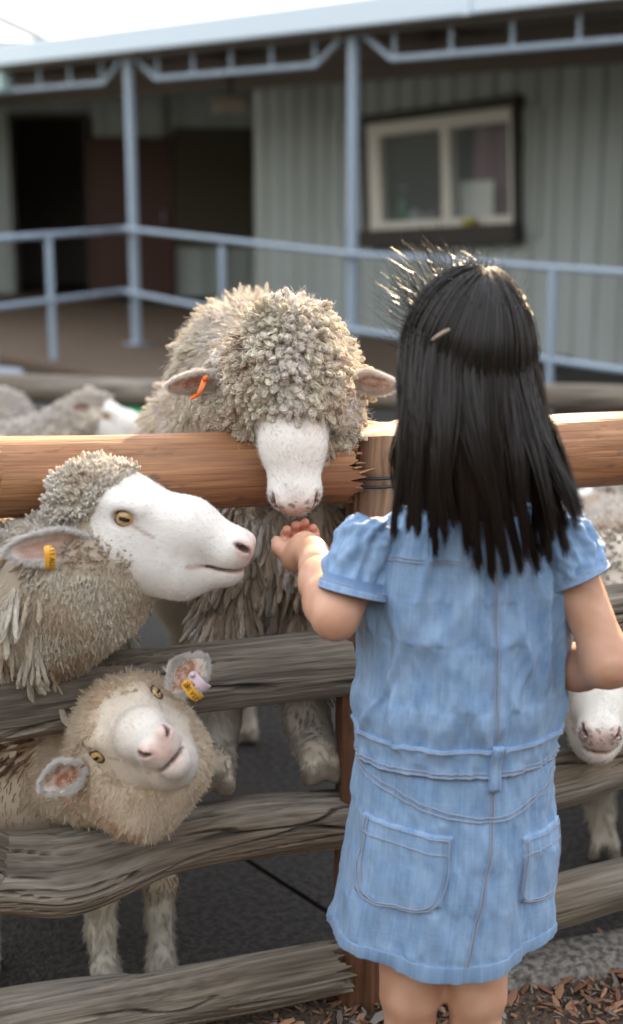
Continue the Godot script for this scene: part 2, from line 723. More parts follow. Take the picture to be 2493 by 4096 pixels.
func make_locks():
	var r := RandomNumberGenerator.new()
	r.seed = 77
	locks.rope = []
	locks.curl = []
	locks.wisp = []
	locks.tuft = []
	for k in 4:
		var acc := fresh()
		var ph := r.randf() * TAU
		for s in 3:
			var pts := []
			var rr := []
			var tw := r.randf_range(0.7, 1.5)
			var fq := r.randf_range(18.0, 25.0)
			for i in 13:
				var t := i / 12.0
				var an := ph + TAU * s / 3.0 + TAU * tw * t
				var off := 0.08 * (1.0 - 0.5 * t)
				var crimp := 0.035 * sin(t * fq + s * 2.0 + k)
				pts.append(Vector3(cos(an) * off + crimp + 0.12 * sin(t * 5.0 + ph) * t, t * (0.86 + 0.14 * s / 2.0) - 0.10 * t * t * t, sin(an) * off + crimp * 0.6 + 0.16 * t * t * t))
				rr.append(0.098 * (1.0 - 0.45 * t) * sqrt(maxf(0.0, 1.0 - pow(t, 6.0))) * (1.0 + 0.14 * sin(t * 23.0 + s)) + 0.004)
			bundle(acc, pts, rr, 9, 0.020, r)
		locks.rope.append(finish(acc))
	for k in 6:
		var acc := fresh()
		var ph := r.randf() * TAU
		for s in 4:
			var pts := []
			var rr := []
			var bend := r.randf_range(2.2, 4.6)
			var az := ph + s * TAU / 4.0 + r.randf_range(-0.5, 0.5)
			var side := Vector3(cos(az), 0, sin(az))
			var turn := Vector3(-side.z, 0, side.x) * r.randf_range(-0.3, 0.3)
			var tall := r.randf_range(0.6, 1.05)
			for i in 11:
				var t := i / 10.0
				var an := bend * t
				pts.append(side * (0.10 + 0.62 * (1.0 - cos(an)) / bend * 0.7) + Vector3(0, (sin(minf(an, 2.6)) / bend * 1.5 + 0.25 * t) * tall, 0) + turn * t * t)
				rr.append(0.150 * (1.0 - 0.4 * t) * sqrt(maxf(0.0, 1.0 - pow(t, 5.0))) * (1.0 + 0.12 * sin(t * 21.0 + s * 3.0)) + 0.004)
			bundle(acc, pts, rr, 11, 0.024, r)
		locks.curl.append(finish(acc))
	for k in 4:
		var acc := fresh()
		for s in 9:
			var pts := []
			var rr := []
			var lean := Vector3(r.randf_range(-1, 1), 0, r.randf_range(-1, 1)) * 0.34
			var ph := r.randf() * TAU
			var fq := r.randf_range(9.0, 15.0)
			var ln := r.randf_range(0.6, 1.1)
			for i in 10:
				var t := i / 9.0
				pts.append(lean * (0.25 + t) + Vector3(sin(t * fq + ph) * 0.09 * t, t * ln * (1.0 - 0.22 * t), cos(t * fq + ph) * 0.09 * t))
				rr.append(0.012 * (1.0 - 0.6 * t))
			strand_into(acc, pts, rr, 3, r.randf())
		locks.wisp.append(finish(acc))
	for k in 3:
		var acc := fresh()
		for s in 7:
			var pts := []
			var rr := []
			var foot := Vector3(r.randf_range(-1, 1), 0, r.randf_range(-1, 1)) * 0.35
			var lean := Vector3(r.randf_range(-1, 1), 0, r.randf_range(-1, 1)) * 0.22
			for i in 4:
				var t := i / 3.0
				pts.append(foot + lean * t * t + Vector3(0, t * r.randf_range(0.85, 1.0), 0))
				rr.append(0.045 * (1.0 - 0.85 * t))
			strand_into(acc, pts, rr, 3, r.randf())
		locks.tuft.append(finish(acc))

# scatter locks over a mesh; lens holds the length of the wool at each vertex (0 = bare)
func fleece(parent: Node, called: String, m: Array, lens: PackedFloat32Array, count: int, kinds: Array, material: Material, o: Dictionary):
	var v: PackedVector3Array = m[0]
	var n: PackedVector3Array = m[1]
	var t: PackedInt32Array = m[2]
	var cum := PackedFloat32Array()
	var ids := PackedInt32Array()
	var total := 0.0
	for i in range(0, t.size(), 3):
		var la := lens[t[i]]
		if maxf(la, maxf(lens[t[i + 1]], lens[t[i + 2]])) <= 0.0 or minf(la, minf(lens[t[i + 1]], lens[t[i + 2]])) < -0.5:
			continue
		var ar := (v[t[i + 1]] - v[t[i]]).cross(v[t[i + 2]] - v[t[i]]).length()
		total += ar
		cum.append(total)
		ids.append(i)
	if ids.is_empty():
		return
	var nk := kinds.size()
	var flow: Vector3 = o.get("flow", Vector3(0, -1, 0))
	var flow_of = o.get("flow_of", null)
	var lift: float = o.get("lift", 0.6)
	var jitter: float = o.get("jitter", 0.35)
	var wide: float = o.get("wide", 0.5)
	var wide_by_length: bool = o.get("wide_by_length", true)
	var cols: Array = o.get("colours", [Color(0.6, 0.55, 0.46)])
	var patch: float = o.get("patch", 9.0)
	var lump: float = o.get("lump", 0.0)
	var r := RandomNumberGenerator.new()
	r.seed = o.get("seed", 1)
	for k in nk:
		var cnt := count / nk
		var mm := MultiMesh.new()
		mm.transform_format = MultiMesh.TRANSFORM_3D
		mm.use_colors = true
		mm.mesh = kinds[k]
		mm.instance_count = cnt
		for q in cnt:
			var i := ids[mini(cum.bsearch(r.randf() * total), ids.size() - 1)]
			var a := r.randf()
			var b := r.randf()
			if a + b > 1.0:
				a = 1.0 - a
				b = 1.0 - b
			var c := 1.0 - a - b
			var p := v[t[i]] * a + v[t[i + 1]] * b + v[t[i + 2]] * c
			var nn := (n[t[i]] * a + n[t[i + 1]] * b + n[t[i + 2]] * c).normalized()
			var top := maxf(lens[t[i]], maxf(lens[t[i + 1]], lens[t[i + 2]]))
			var ln := maxf(lens[t[i]] * a + lens[t[i + 1]] * b + lens[t[i + 2]] * c, top * 0.6) * r.randf_range(0.62, 1.35)
			var fl: Vector3 = flow if flow_of == null else flow_of.call(p, nn)
			var clump := Vector3(fine.get_noise_3dv(p * 22.0), fine.get_noise_3dv(p * 22.0 + Vector3(31, 0, 0)), fine.get_noise_3dv(p * 22.0 + Vector3(0, 57, 0)))
			var d := (nn * lift + (fl - nn * fl.dot(nn)) + clump * 0.7 * jitter + Vector3(r.randf_range(-1, 1), r.randf_range(-1, 1), r.randf_range(-1, 1)) * jitter).normalized()
			if d.dot(nn) < 0.08:
				d = (d + nn * (0.1 - d.dot(nn))).normalized()
			var x := d.cross(Vector3(0.31, 0.2, 0.93)).normalized()
			var w := ln * wide if wide_by_length else wide
			var bs := Basis(x * w, d * ln, x.cross(d) * w)
			bs = bs * Basis(Vector3.UP, r.randf() * TAU)
			mm.set_instance_transform(q, Transform3D(bs, p + nn * (lump * fine.get_noise_3dv(p * 38.0) - ln * 0.12)))
			var f := clampf(fine.get_noise_3dv(p * patch) * 0.9 + 0.5 + r.randf_range(-0.28, 0.28), 0.0, 0.999) * (cols.size() - 1)
			var g := int(f)
			var cc: Color = (cols[g] as Color).lerp(cols[mini(g + 1, cols.size() - 1)], f - g)
			mm.set_instance_color(q, cc)
		var node := MultiMeshInstance3D.new()
		node.name = called
		node.multimesh = mm
		node.material_override = material
		node.set_meta("kind", "stuff")
		parent.add_child(node, true)

# ---------------------------------------------------------------- ground
func sheet_of(poly: Array, y: float, thick := 0.0) -> ArrayMesh:
	var st := SurfaceTool.new()
	st.begin(Mesh.PRIMITIVE_TRIANGLES)
	st.set_smooth_group(-1)
	var p2 := PackedVector2Array()
	for p in poly:
		p2.append(Vector2(p.x, p.z))
	var t := Geometry2D.triangulate_polygon(p2)
	for i in range(0, t.size(), 3):
		var a := Vector3(p2[t[i]].x, y, p2[t[i]].y)
		var b := Vector3(p2[t[i + 1]].x, y, p2[t[i + 1]].y)
		var c := Vector3(p2[t[i + 2]].x, y, p2[t[i + 2]].y)
		if (c - a).cross(b - a).y < 0:
			var s := b
			b = c
			c = s
		for p in [a, b, c]:
			st.add_vertex(p)
	if thick > 0.0:
		for i in p2.size():
			var a := Vector3(p2[i].x, y, p2[i].y)
			var b := Vector3(p2[(i + 1) % p2.size()].x, y, p2[(i + 1) % p2.size()].y)
			var dn := Vector3(0, -thick, 0)
			for p in [a, b, b + dn, a, b + dn, a + dn]:
				st.add_vertex(p)
	st.generate_normals()
	return st.commit()

func fence_z(x: float) -> float:
	return -(2.0 + 0.34 * (x - 0.067))

func make_ground():
	setting("ground", sheet_of([Vector3(-150, 0, -200), Vector3(150, 0, -200), Vector3(150, 0, 60), Vector3(-150, 0, 60)], -0.06), M.soil)
	# two poured slabs of the pen with a joint between them
	var j0 := Vector3(0.037, 0, -2.28)
	var dr := Vector3(0.147, 0, 0.19).normalized()
	var sd := Vector3(dr.z, 0, -dr.x)
	var far := j0 - dr * 9.0
	var near := j0 + dr * 0.36
	setting("pen_slab", sheet_of([near - sd * 0.006, far - sd * 0.006, Vector3(-14, 0, -9.3), Vector3(-14, 0, fence_z(-14) - 0.02)], 0.0, 0.05), M.slab)
	setting("pen_slab", sheet_of([near + sd * 0.006, far + sd * 0.006, Vector3(-2, 0, -16), Vector3(16, 0, -16), Vector3(12, 0, fence_z(12) - 0.02)], 0.0, 0.05), M.slab)
	# bark-strewn soil on the visitors' side
	var n := 70
	var pts := PackedVector3Array()
	for r in n:
		for c in n:
			var x := -1.6 + 3.4 * c / (n - 1.0)
			var f := fence_z(x) - 0.05
			var z := lerpf(f, f + 1.5, r / (n - 1.0))
			pts.append(Vector3(x, 0.004 + 0.016 * (fine.get_noise_2d(x * 6.0, z * 6.0) * 0.5 + 0.5) + 0.006 * fine.get_noise_2d(x * 40.0, z * 40.0), z))
	setting("soil", grid_mesh(pts, n, n, false, null, null, true), M.soil)
	setting("soil", sheet_of([Vector3(-60, 0, fence_z(-1.6) + 1.35), Vector3(60, 0, fence_z(1.8) + 1.35), Vector3(60, 0, 30), Vector3(-60, 0, 30)], -0.002), M.soil)
	# concrete edging in front of the right-hand rails
	var k := []
	for i in 24:
		k.append(i)
	var kp := PackedVector3Array()
	var prof := [Vector2(0.0, -0.03), Vector2(0.0, 0.022), Vector2(0.012, 0.032), Vector2(0.098, 0.030), Vector2(0.11, 0.018), Vector2(0.11, -0.03)]
	var a := Vector3(0.20, 0, fence_z(0.20) - 0.035)
	var b := Vector3(1.6, 0, fence_z(1.6) - 0.035)
	var d := (b - a).normalized()
	var o := Vector3(-d.z, 0, d.x)
	for i in 90:
		var p := a.lerp(b, i / 89.0)
		for q in prof:
			var w := 0.004 * fine.get_noise_2d(i * 0.35, q.x * 60.0)
			kp.append(p + o * (q.x + w) + Vector3.UP * (q.y + w * 0.8))
	setting("kerb", grid_mesh(kp, 90, prof.size(), false, null, null, true), M.kerb)

# ---------------------------------------------------------------- veranda building; s runs along the eave, b back from it, h up
var va := Vector3(-1.29, 0, -10.5)
var ve := Vector3(0.671, 0, 0.741)
var vb := Vector3(0.741, 0, -0.671)
func V(s: float, b: float, h: float) -> Vector3:
	return va + ve * s + vb * b + Vector3.UP * h

func ribbed(a: Vector3, along_: Vector3, out: Vector3, width: float, h0: float, h1: float) -> ArrayMesh:
	# one ribbed steel sheet with four ribs
	var prof := []
	for r in 4:
		var x := width * (r + 0.5) / 4.0
		prof.append_array([Vector2(x - 0.036, 0.0), Vector2(x - 0.020, 0.024), Vector2(x + 0.020, 0.024), Vector2(x + 0.036, 0.0)])
	prof.push_front(Vector2(0.0, 0.0))
	prof.append(Vector2(width, 0.0))
	var st := SurfaceTool.new()
	st.begin(Mesh.PRIMITIVE_TRIANGLES)
	st.set_smooth_group(-1)
	for i in prof.size() - 1:
		var p: Vector3 = a + along_ * prof[i].x + out * prof[i].y
		var q: Vector3 = a + along_ * prof[i + 1].x + out * prof[i + 1].y
		var lo := Vector3.UP * h0
		var hi := Vector3.UP * h1
		for x in [p + lo, p + hi, q + hi, p + lo, q + hi, q + lo]:
			st.add_vertex(x)
	st.generate_normals()
	return st.commit()

func make_veranda():
	var v := thing("veranda_building", "pale ribbed steel building with a blue-posted veranda behind the flock", "building", Vector3.ZERO)
	var W := 0.76
	var out := -vb
	# long wall with the window
	for i in 13:
		var s0 := -0.77 + i * W
		var a := V(s0, 1.83 + 0.002 * (i % 2), 0)
		if s0 + W > 0.62 and s0 < 2.04:
			put("wall_sheet", ribbed(a, ve, out, W, 0.02, 0.86), M.sheet, v)
			put("wall_sheet", ribbed(a, ve, out, W, 1.72, 2.36), M.sheet, v)
			if s0 < 0.62:
				put("wall_sheet", ribbed(a, ve, out, 0.62 - s0, 0.86, 1.72), M.sheet, v)
			if s0 + W > 2.04:
				put("wall_sheet", ribbed(V(2.04, 1.83, 0), ve, out, s0 + W - 2.04, 0.86, 1.72), M.sheet, v)
		else:
			put("wall_sheet", ribbed(a, ve, out, W, 0.02, 2.36), M.sheet, v)
	# recessed front wall with the doors, deep under the roof
	var z2 := -15.2
	for x in [[-5.60, -4.84], [-4.84, -4.08], [-4.08, -3.08], [-1.50, -0.56]]:
		put("wall_sheet", ribbed(Vector3(x[0], 0, z2), Vector3.RIGHT, Vector3(0, 0, 1), x[1] - x[0], 0.02, 2.5), M.sheet, v)
	put("wall_sheet", ribbed(Vector3(-3.08, 0, z2), Vector3.RIGHT, Vector3(0, 0, 1), 0.82, 1.85, 2.5), M.sheet, v)
	put("wall_sheet", ribbed(Vector3(-2.26, 0, z2), Vector3.RIGHT, Vector3(0, 0, 1), 0.80, 1.66, 2.5), M.sheet, v)
	for i in 4:
		put("wall_sheet", ribbed(Vector3(-0.46 - 0.02 * i, 0, -12.36 - i * 0.73), Vector3(0, 0, -1), Vector3(-1, 0, 0), 0.73, 0.02, 2.45), M.sheet, v)
	for i in 9:  # unseen side wing added to cut light into the recessed bay
		put("wall_sheet", ribbed(Vector3(-4.6, 0, z2 + 0.1 + i * 0.76), Vector3(0, 0, 1), Vector3(1, 0, 0), 0.76, 0.02, 2.2), M.sheet, v)
	var door := put("door", box_arrays(Vector3(0.90, 1.64, 0.05), 0.008), M.brown_door, v, Transform3D(Basis(), Vector3(-1.88, 0.84, z2 + 0.04)))
	for dx in [-0.42, 0.42]:
		put("door_stile", box_arrays(Vector3(0.05, 1.64, 0.03), 0.004), M.brown_door, door, Transform3D(Basis(), Vector3(dx, 0, 0.03)))
	put("door_handle", box_arrays(Vector3(0.02, 0.14, 0.05), 0.006), M.blue_steel, door, Transform3D(Basis(), Vector3(0.34, 0.02, 0.05)))
	for x in [-3.10, -2.32]:
		bar("door_jamb", Vector3(x, 0.02, z2 + 0.05), Vector3(x, 1.85, z2 + 0.05), 0.06, 0.05, M.dark_trim, v)
	bar("door_head", Vector3(-3.13, 1.875, z2 + 0.05), Vector3(-2.29, 1.875, z2 + 0.05), 0.05, 0.05, M.dark_trim, v)
	put("notice_board", box_arrays(Vector3(0.82, 1.20, 0.03), 0.006), M.green_board, v, Transform3D(Basis(), Vector3(-1.02, 1.15, z2 + 0.05)))
	# rooms behind, closed with thick walls so that only doorway and window let light in
	for q in [[Vector3(-3.2, 1.2, -18.2), Vector3(4.4, 2.7, 0.1)], [Vector3(-5.3, 1.2, -16.7), Vector3(0.1, 2.7, 2.9)], [Vector3(-1.1, 1.2, -16.7), Vector3(0.1, 2.7, 2.9)], [Vector3(-3.2, 2.58, -16.75), Vector3(4.4, 0.08, 3.1)]]:
		put("room_wall", box_arrays(q[1], 0.01), M.room, v, Transform3D(Basis(), q[0]))
	var rb := Basis(ve, Vector3.UP, -vb)
	put("room_wall", box_arrays(Vector3(4.6, 2.4, 0.1), 0.01), M.room, v, Transform3D(rb, V(1.8, 3.6, 1.2)))
	put("room_wall", box_arrays(Vector3(0.1, 2.4, 1.7), 0.01), M.room, v, Transform3D(rb, V(-0.3, 2.7, 1.2)))
	put("room_wall", box_arrays(Vector3(0.1, 2.4, 1.7), 0.01), M.room, v, Transform3D(rb, V(4.0, 2.7, 1.2)))
	put("room_floor", box_arrays(Vector3(4.6, 0.06, 1.8), 0.01), M.room, v, Transform3D(rb, V(1.8, 2.75, 0.03)))
	# window: dark surround, cream sliding frame, two panes, set a little out of level as the whole unit is
	var wb := rb.rotated(vb, -0.062)
	var w0 := V(1.33, 1.80, 1.27)
	var win := put("window", box_arrays(Vector3(1.56, 0.07, 0.10), 0.008), M.dark_trim, v, Transform3D(wb, w0 + wb.y * 0.46))
	var in_win := func(called: String, size: Vector3, at: Vector3, m: Material):
		var o := put(called, box_arrays(size, 0.006), m, win)
		o.transform = Transform3D(Basis(), at - Vector3(0, 0.46, 0))
	in_win.call("sill", Vector3(1.58, 0.13, 0.16), Vector3(0, -0.435, 0.03), M.dark_trim)
	in_win.call("surround", Vector3(0.07, 0.80, 0.10), Vector3(-0.745, 0.02, 0), M.dark_trim)
	in_win.call("surround", Vector3(0.05, 0.80, 0.10), Vector3(0.755, 0.02, 0), M.dark_trim)
	in_win.call("frame", Vector3(1.44, 0.095, 0.07), Vector3(0, 0.375, 0.0), M.cream)
	in_win.call("frame", Vector3(1.44, 0.06, 0.07), Vector3(0, -0.34, 0.0), M.cream)
	in_win.call("frame", Vector3(0.13, 0.654, 0.07), Vector3(-0.645, 0.009, 0.0), M.cream)
	in_win.call("frame", Vector3(0.03, 0.654, 0.07), Vector3(0.705, 0.009, 0.0), M.cream)
	in_win.call("mullion", Vector3(0.085, 0.654, 0.08), Vector3(0.10, 0.009, 0.003), M.cream)
	in_win.call("pane", Vector3(0.64, 0.65, 0.006), Vector3(-0.262, 0.009, -0.01), M.glass)
	in_win.call("pane", Vector3(0.548, 0.65, 0.006), Vector3(0.416, 0.009, 0.012), M.glass)
	# curtain behind the right-hand pane
	var cp := PackedVector3Array()
	for r in 2:
		for c in 60:
			cp.append(V(1.36 + 0.86 * c / 59.0, 2.14 + 0.022 * sin(c * 0.9) + 0.01 * sin(c * 2.3), 0.85 + r * 0.95))
	var cur := put("curtain", grid_mesh(cp, 2, 60, false), mat(Color(0.30, 0.15, 0.24), 0.9), v)
	cur.set_meta("label", "dull purple curtain behind the right-hand pane")
	put("shelf", box_arrays(Vector3(1.5, 0.03, 0.24), 0.004), M.dark_trim, v, Transform3D(rb, V(1.33, 1.99, 0.90)))
	# roof and fascia
	var slope := 0.03
	var rp := Basis(ve, Vector3.UP, -vb).rotated(ve, slope)
	put("roof_sheet", box_arrays(Vector3(18, 0.05, 9.4), 0.01), M.roof, v, Transform3D(rp, V(1.5, 4.55, 2.335)))
	# unseen upper block added above the frame to keep low sun off the pen
	put("added_upper_wall", box_arrays(Vector3(12.0, 1.8, 0.16), 0.01), M.sheet, v, Transform3D(rb, V(7.0, 1.98, 3.18)))
	put("added_upper_wall", box_arrays(Vector3(0.16, 1.8, 5.0), 0.01), M.sheet, v, Transform3D(rb, V(1.08, 4.57, 3.18)))
	put("added_upper_roof", box_arrays(Vector3(12.6, 0.08, 5.8), 0.01), M.roof, v, Transform3D(rb, V(7.0, 4.5, 4.12)))
	for q in [[-8.0, 3.335], [3.355, 10.4]]:
		put("fascia", box_arrays(Vector3(q[1] - q[0], 0.155, 0.04), 0.01), M.fascia, v, Transform3D(rb, V((q[0] + q[1]) * 0.5, -0.16, 2.175)))
	put("fascia_joint", box_arrays(Vector3(0.05, 0.165, 0.012), 0.004), M.fascia, v, Transform3D(rb, V(3.345, -0.187, 2.175)))
	for i in 8:
		bar("rafter", V(-6.0 + i * 2.06, -0.1, 2.10), V(-6.0 + i * 2.06, 1.85, 2.14), 0.045, 0.09, M.under_roof, v)
	bar("purlin", V(-8, 0.75, 2.06), V(10, 0.75, 2.06), 0.05, 0.08, M.under_roof, v)
	bar("purlin", V(-8, 1.5, 2.03), V(10, 1.5, 2.03), 0.06, 0.16, M.under_roof, v)
	bar("eave_beam", V(-8, -0.05, 2.085), V(10, -0.05, 2.085), 0.06, 0.03, M.under_roof, v)
	put("ceiling_lining", box_arrays(Vector3(18, 0.012, 1.9), 0.002), M.under_roof, v, Transform3D(rp, V(1.5, 0.82, 2.172)))
	# posts with shallow pipe trusses between them
	var posts := [-2.35, 0.0, 2.294, 5.6]
	for s in posts:
		var up: float = 0.06 if s < 1.0 else 0.02
		tube("post", [V(s, 0, up), V(s, 0, 2.1)], 0.037, 16, M.blue_steel, v)
		put("post_plate", box_arrays(Vector3(0.14, 0.012, 0.14), 0.003), M.blue_steel, v, Transform3D(rb, V(s, 0, up + 0.006)))
	for k in posts.size() - 1:
		var a: float = posts[k]
		var b: float = posts[k + 1]
		if k == 0:
			a = -1.95
		var tr := tube("truss_chord", [V(a + 0.05, 0, 2.10), V(a + 0.32, 0, 1.925), V(b - 0.32, 0, 1.925), V(b - 0.05, 0, 2.10)] if k > 0 else [V(a, 0, 2.1), V(a, 0, 1.925), V(b - 0.3, 0, 1.925), V(b - 0.05, 0, 2.10)], 0.021, 10, M.blue_steel, v)
		var cnt := int((b - a) / 0.5)
		for i in range(0, cnt + 1):
			var s := lerpf(a + 0.34, b - 0.34, i / float(cnt))
			tube("strut", [V(s, 0, 1.925), V(s, 0, 2.09)], 0.014, 8, M.blue_steel, tr)
	# junction box on the truss and a lamp housing under the lining
	var jb := thing("junction_box", "pale turquoise box fixed to the veranda truss near the left edge", "junction box", V(-1.66, -0.05, 1.92))
	put("casing", box_arrays(Vector3(0.13, 0.16, 0.07), 0.012), mat(Color(0.42, 0.60, 0.62), 0.5), jb, Transform3D(rb, Vector3(0, 0.08, 0)))
	put("lid", box_arrays(Vector3(0.11, 0.14, 0.012), 0.004), mat(Color(0.46, 0.64, 0.66), 0.5), jb, Transform3D(rb, Vector3(0, 0.08, 0) - vb * 0.042))
	var lh := thing("lamp_housing", "beige unlit lamp housing hanging under the veranda ceiling", "light fitting", Vector3(-0.63, 1.75, -11.5))
	put("casing", box_arrays(Vector3(0.28, 0.13, 0.12), 0.012), mat(Color(0.30, 0.26, 0.22), 0.6), lh, Transform3D(Basis(), Vector3(0, 0.06, 0)))
	put("bracket", box_arrays(Vector3(0.03, 0.32, 0.03), 0.004), M.dark_trim, lh, Transform3D(Basis(), Vector3(0, 0.25, -0.03)))
	# deck in front of the doors
	var deck := thing("wooden_deck", "low brown wooden deck below the veranda railing", "deck", Vector3.ZERO)
	for i in 22:
		var b := -1.0 + i * 0.145
		bar("plank", V(-5.0, b, 0.04), V(1.9 if b < -0.1 else 2.6, b, 0.04), 0.138, 0.035, M.plank, deck, 0.004)
	bar("edge_board", V(-5.0, -1.1, 0.0), V(1.9, -1.1, 0.0), 0.03, 0.11, M.plank, deck)
	# things behind the window
	var pap := thing("paper_sheet", "white paper sheet standing behind the veranda window", "paper", V(1.58, 1.94, 0.915))
	put("sheet", box_arrays(Vector3(0.32, 0.32, 0.008), 0.003), M.paper, pap, Transform3D(rb.rotated(vb, -0.05), Vector3(0, 0.16, 0)))
	put("stand", box_arrays(Vector3(0.10, 0.02, 0.07), 0.003), M.paper, pap, Transform3D(rb, Vector3(0, 0.01, 0)))
	var bo := thing("green_bottle", "green bottle at the left end of the window shelf", "bottle", V(0.79, 1.98, 0.915))
	tube("glass_body", [Vector3(0, 0, 0), Vector3(0, 0.15, 0), Vector3(0, 0.19, 0), Vector3(0, 0.25, 0)], [0.04, 0.04, 0.017, 0.015], 14, mat(Color(0.02, 0.20, 0.09), 0.25), bo)
	tube("cap", [Vector3(0, 0.25, 0), Vector3(0, 0.27, 0)], 0.017, 12, M.paper, bo)
	for q in [[0.92, 0.10, "small pale jar beside the green bottle in the window", Color(0.4, 0.45, 0.48)], [1.02, 0.08, "short grey jar in the middle of the window shelf", Color(0.25, 0.27, 0.3)], [1.12, 0.11, "dark jar on the window shelf left of the brown jug", Color(0.13, 0.12, 0.14)], [1.24, 0.19, "tan brown jug next to the window mullion", Color(0.36, 0.20, 0.10)]]:
		var ja := thing("jar", q[2], "jar", V(q[0], 1.98, 0.915), "jars on the window shelf")
		var hh: float = q[1]
		tube("glass_body", [Vector3(0, 0, 0), Vector3(0, hh * 0.75, 0), Vector3(0, hh * 0.85, 0)], [0.042, 0.045, 0.034], 14, mat(q[3], 0.35), ja)
		tube("lid", [Vector3(0, hh * 0.85, 0), Vector3(0, hh, 0)], 0.036, 14, mat((q[3] as Color) * 1.3, 0.4), ja)
	var sp := thing("yellow_sponge", "small yellow sponge lying on the dark window sill", "sponge", w0 - wb.y * 0.37 + wb.x * 0.36 - vb * 0.085)
	put("foam", box_arrays(Vector3(0.11, 0.05, 0.07), 0.015), mat(Color(0.45, 0.42, 0.08), 0.9), sp, Transform3D(wb, Vector3(0, 0.025, 0)))

func make_railing():
	var r := thing("ramp_railing", "blue painted pipe railing along the veranda ramp and deck", "railing", Vector3.ZERO)
	var top := [V(-0.02, -0.075, 0.90), V(2.294, -0.075, 0.815), V(5.3, -0.075, 0.79), V(8.0, -0.075, 0.77)]
	var low := [V(-0.02, -0.075, 0.45), V(1.0, -0.075, 0.395), V(4.2, -0.075, 0.31), V(8.0, -0.075, 0.26)]
	var c := Vector3(-2.02, 0, -9.0)
	var a0 := V(-0.05, -0.06, 0)
	tube("top_rail", top, 0.019, 12, M.blue_steel, r)
	tube("low_rail", low, 0.020, 12, M.blue_steel, r)
	tube("top_rail", [a0 + Vector3.UP * 0.89, c + Vector3.UP * 0.885, c + Vector3(-0.9, 0.885, 1.2)], 0.022, 12, M.blue_steel, r)
	tube("low_rail", [a0 + Vector3.UP * 0.45, c + Vector3.UP * 0.46, c + Vector3(-0.9, 0.46, 1.2)], 0.020, 12, M.blue_steel, r)
	var d := c - a0
	for q in [0.584, 1.0]:
		var p: Vector3 = a0 + d * q
		tube("upright", [p + Vector3.UP * 0.055, p + Vector3.UP * 0.89], 0.026, 12, M.blue_steel, r)
	for s in [1.12, 3.9, 6.6]:
		tube("upright", [V(s, -0.075, 0.03), V(s, -0.075, 0.83 - 0.01 * s)], 0.024, 12, M.blue_steel, r)

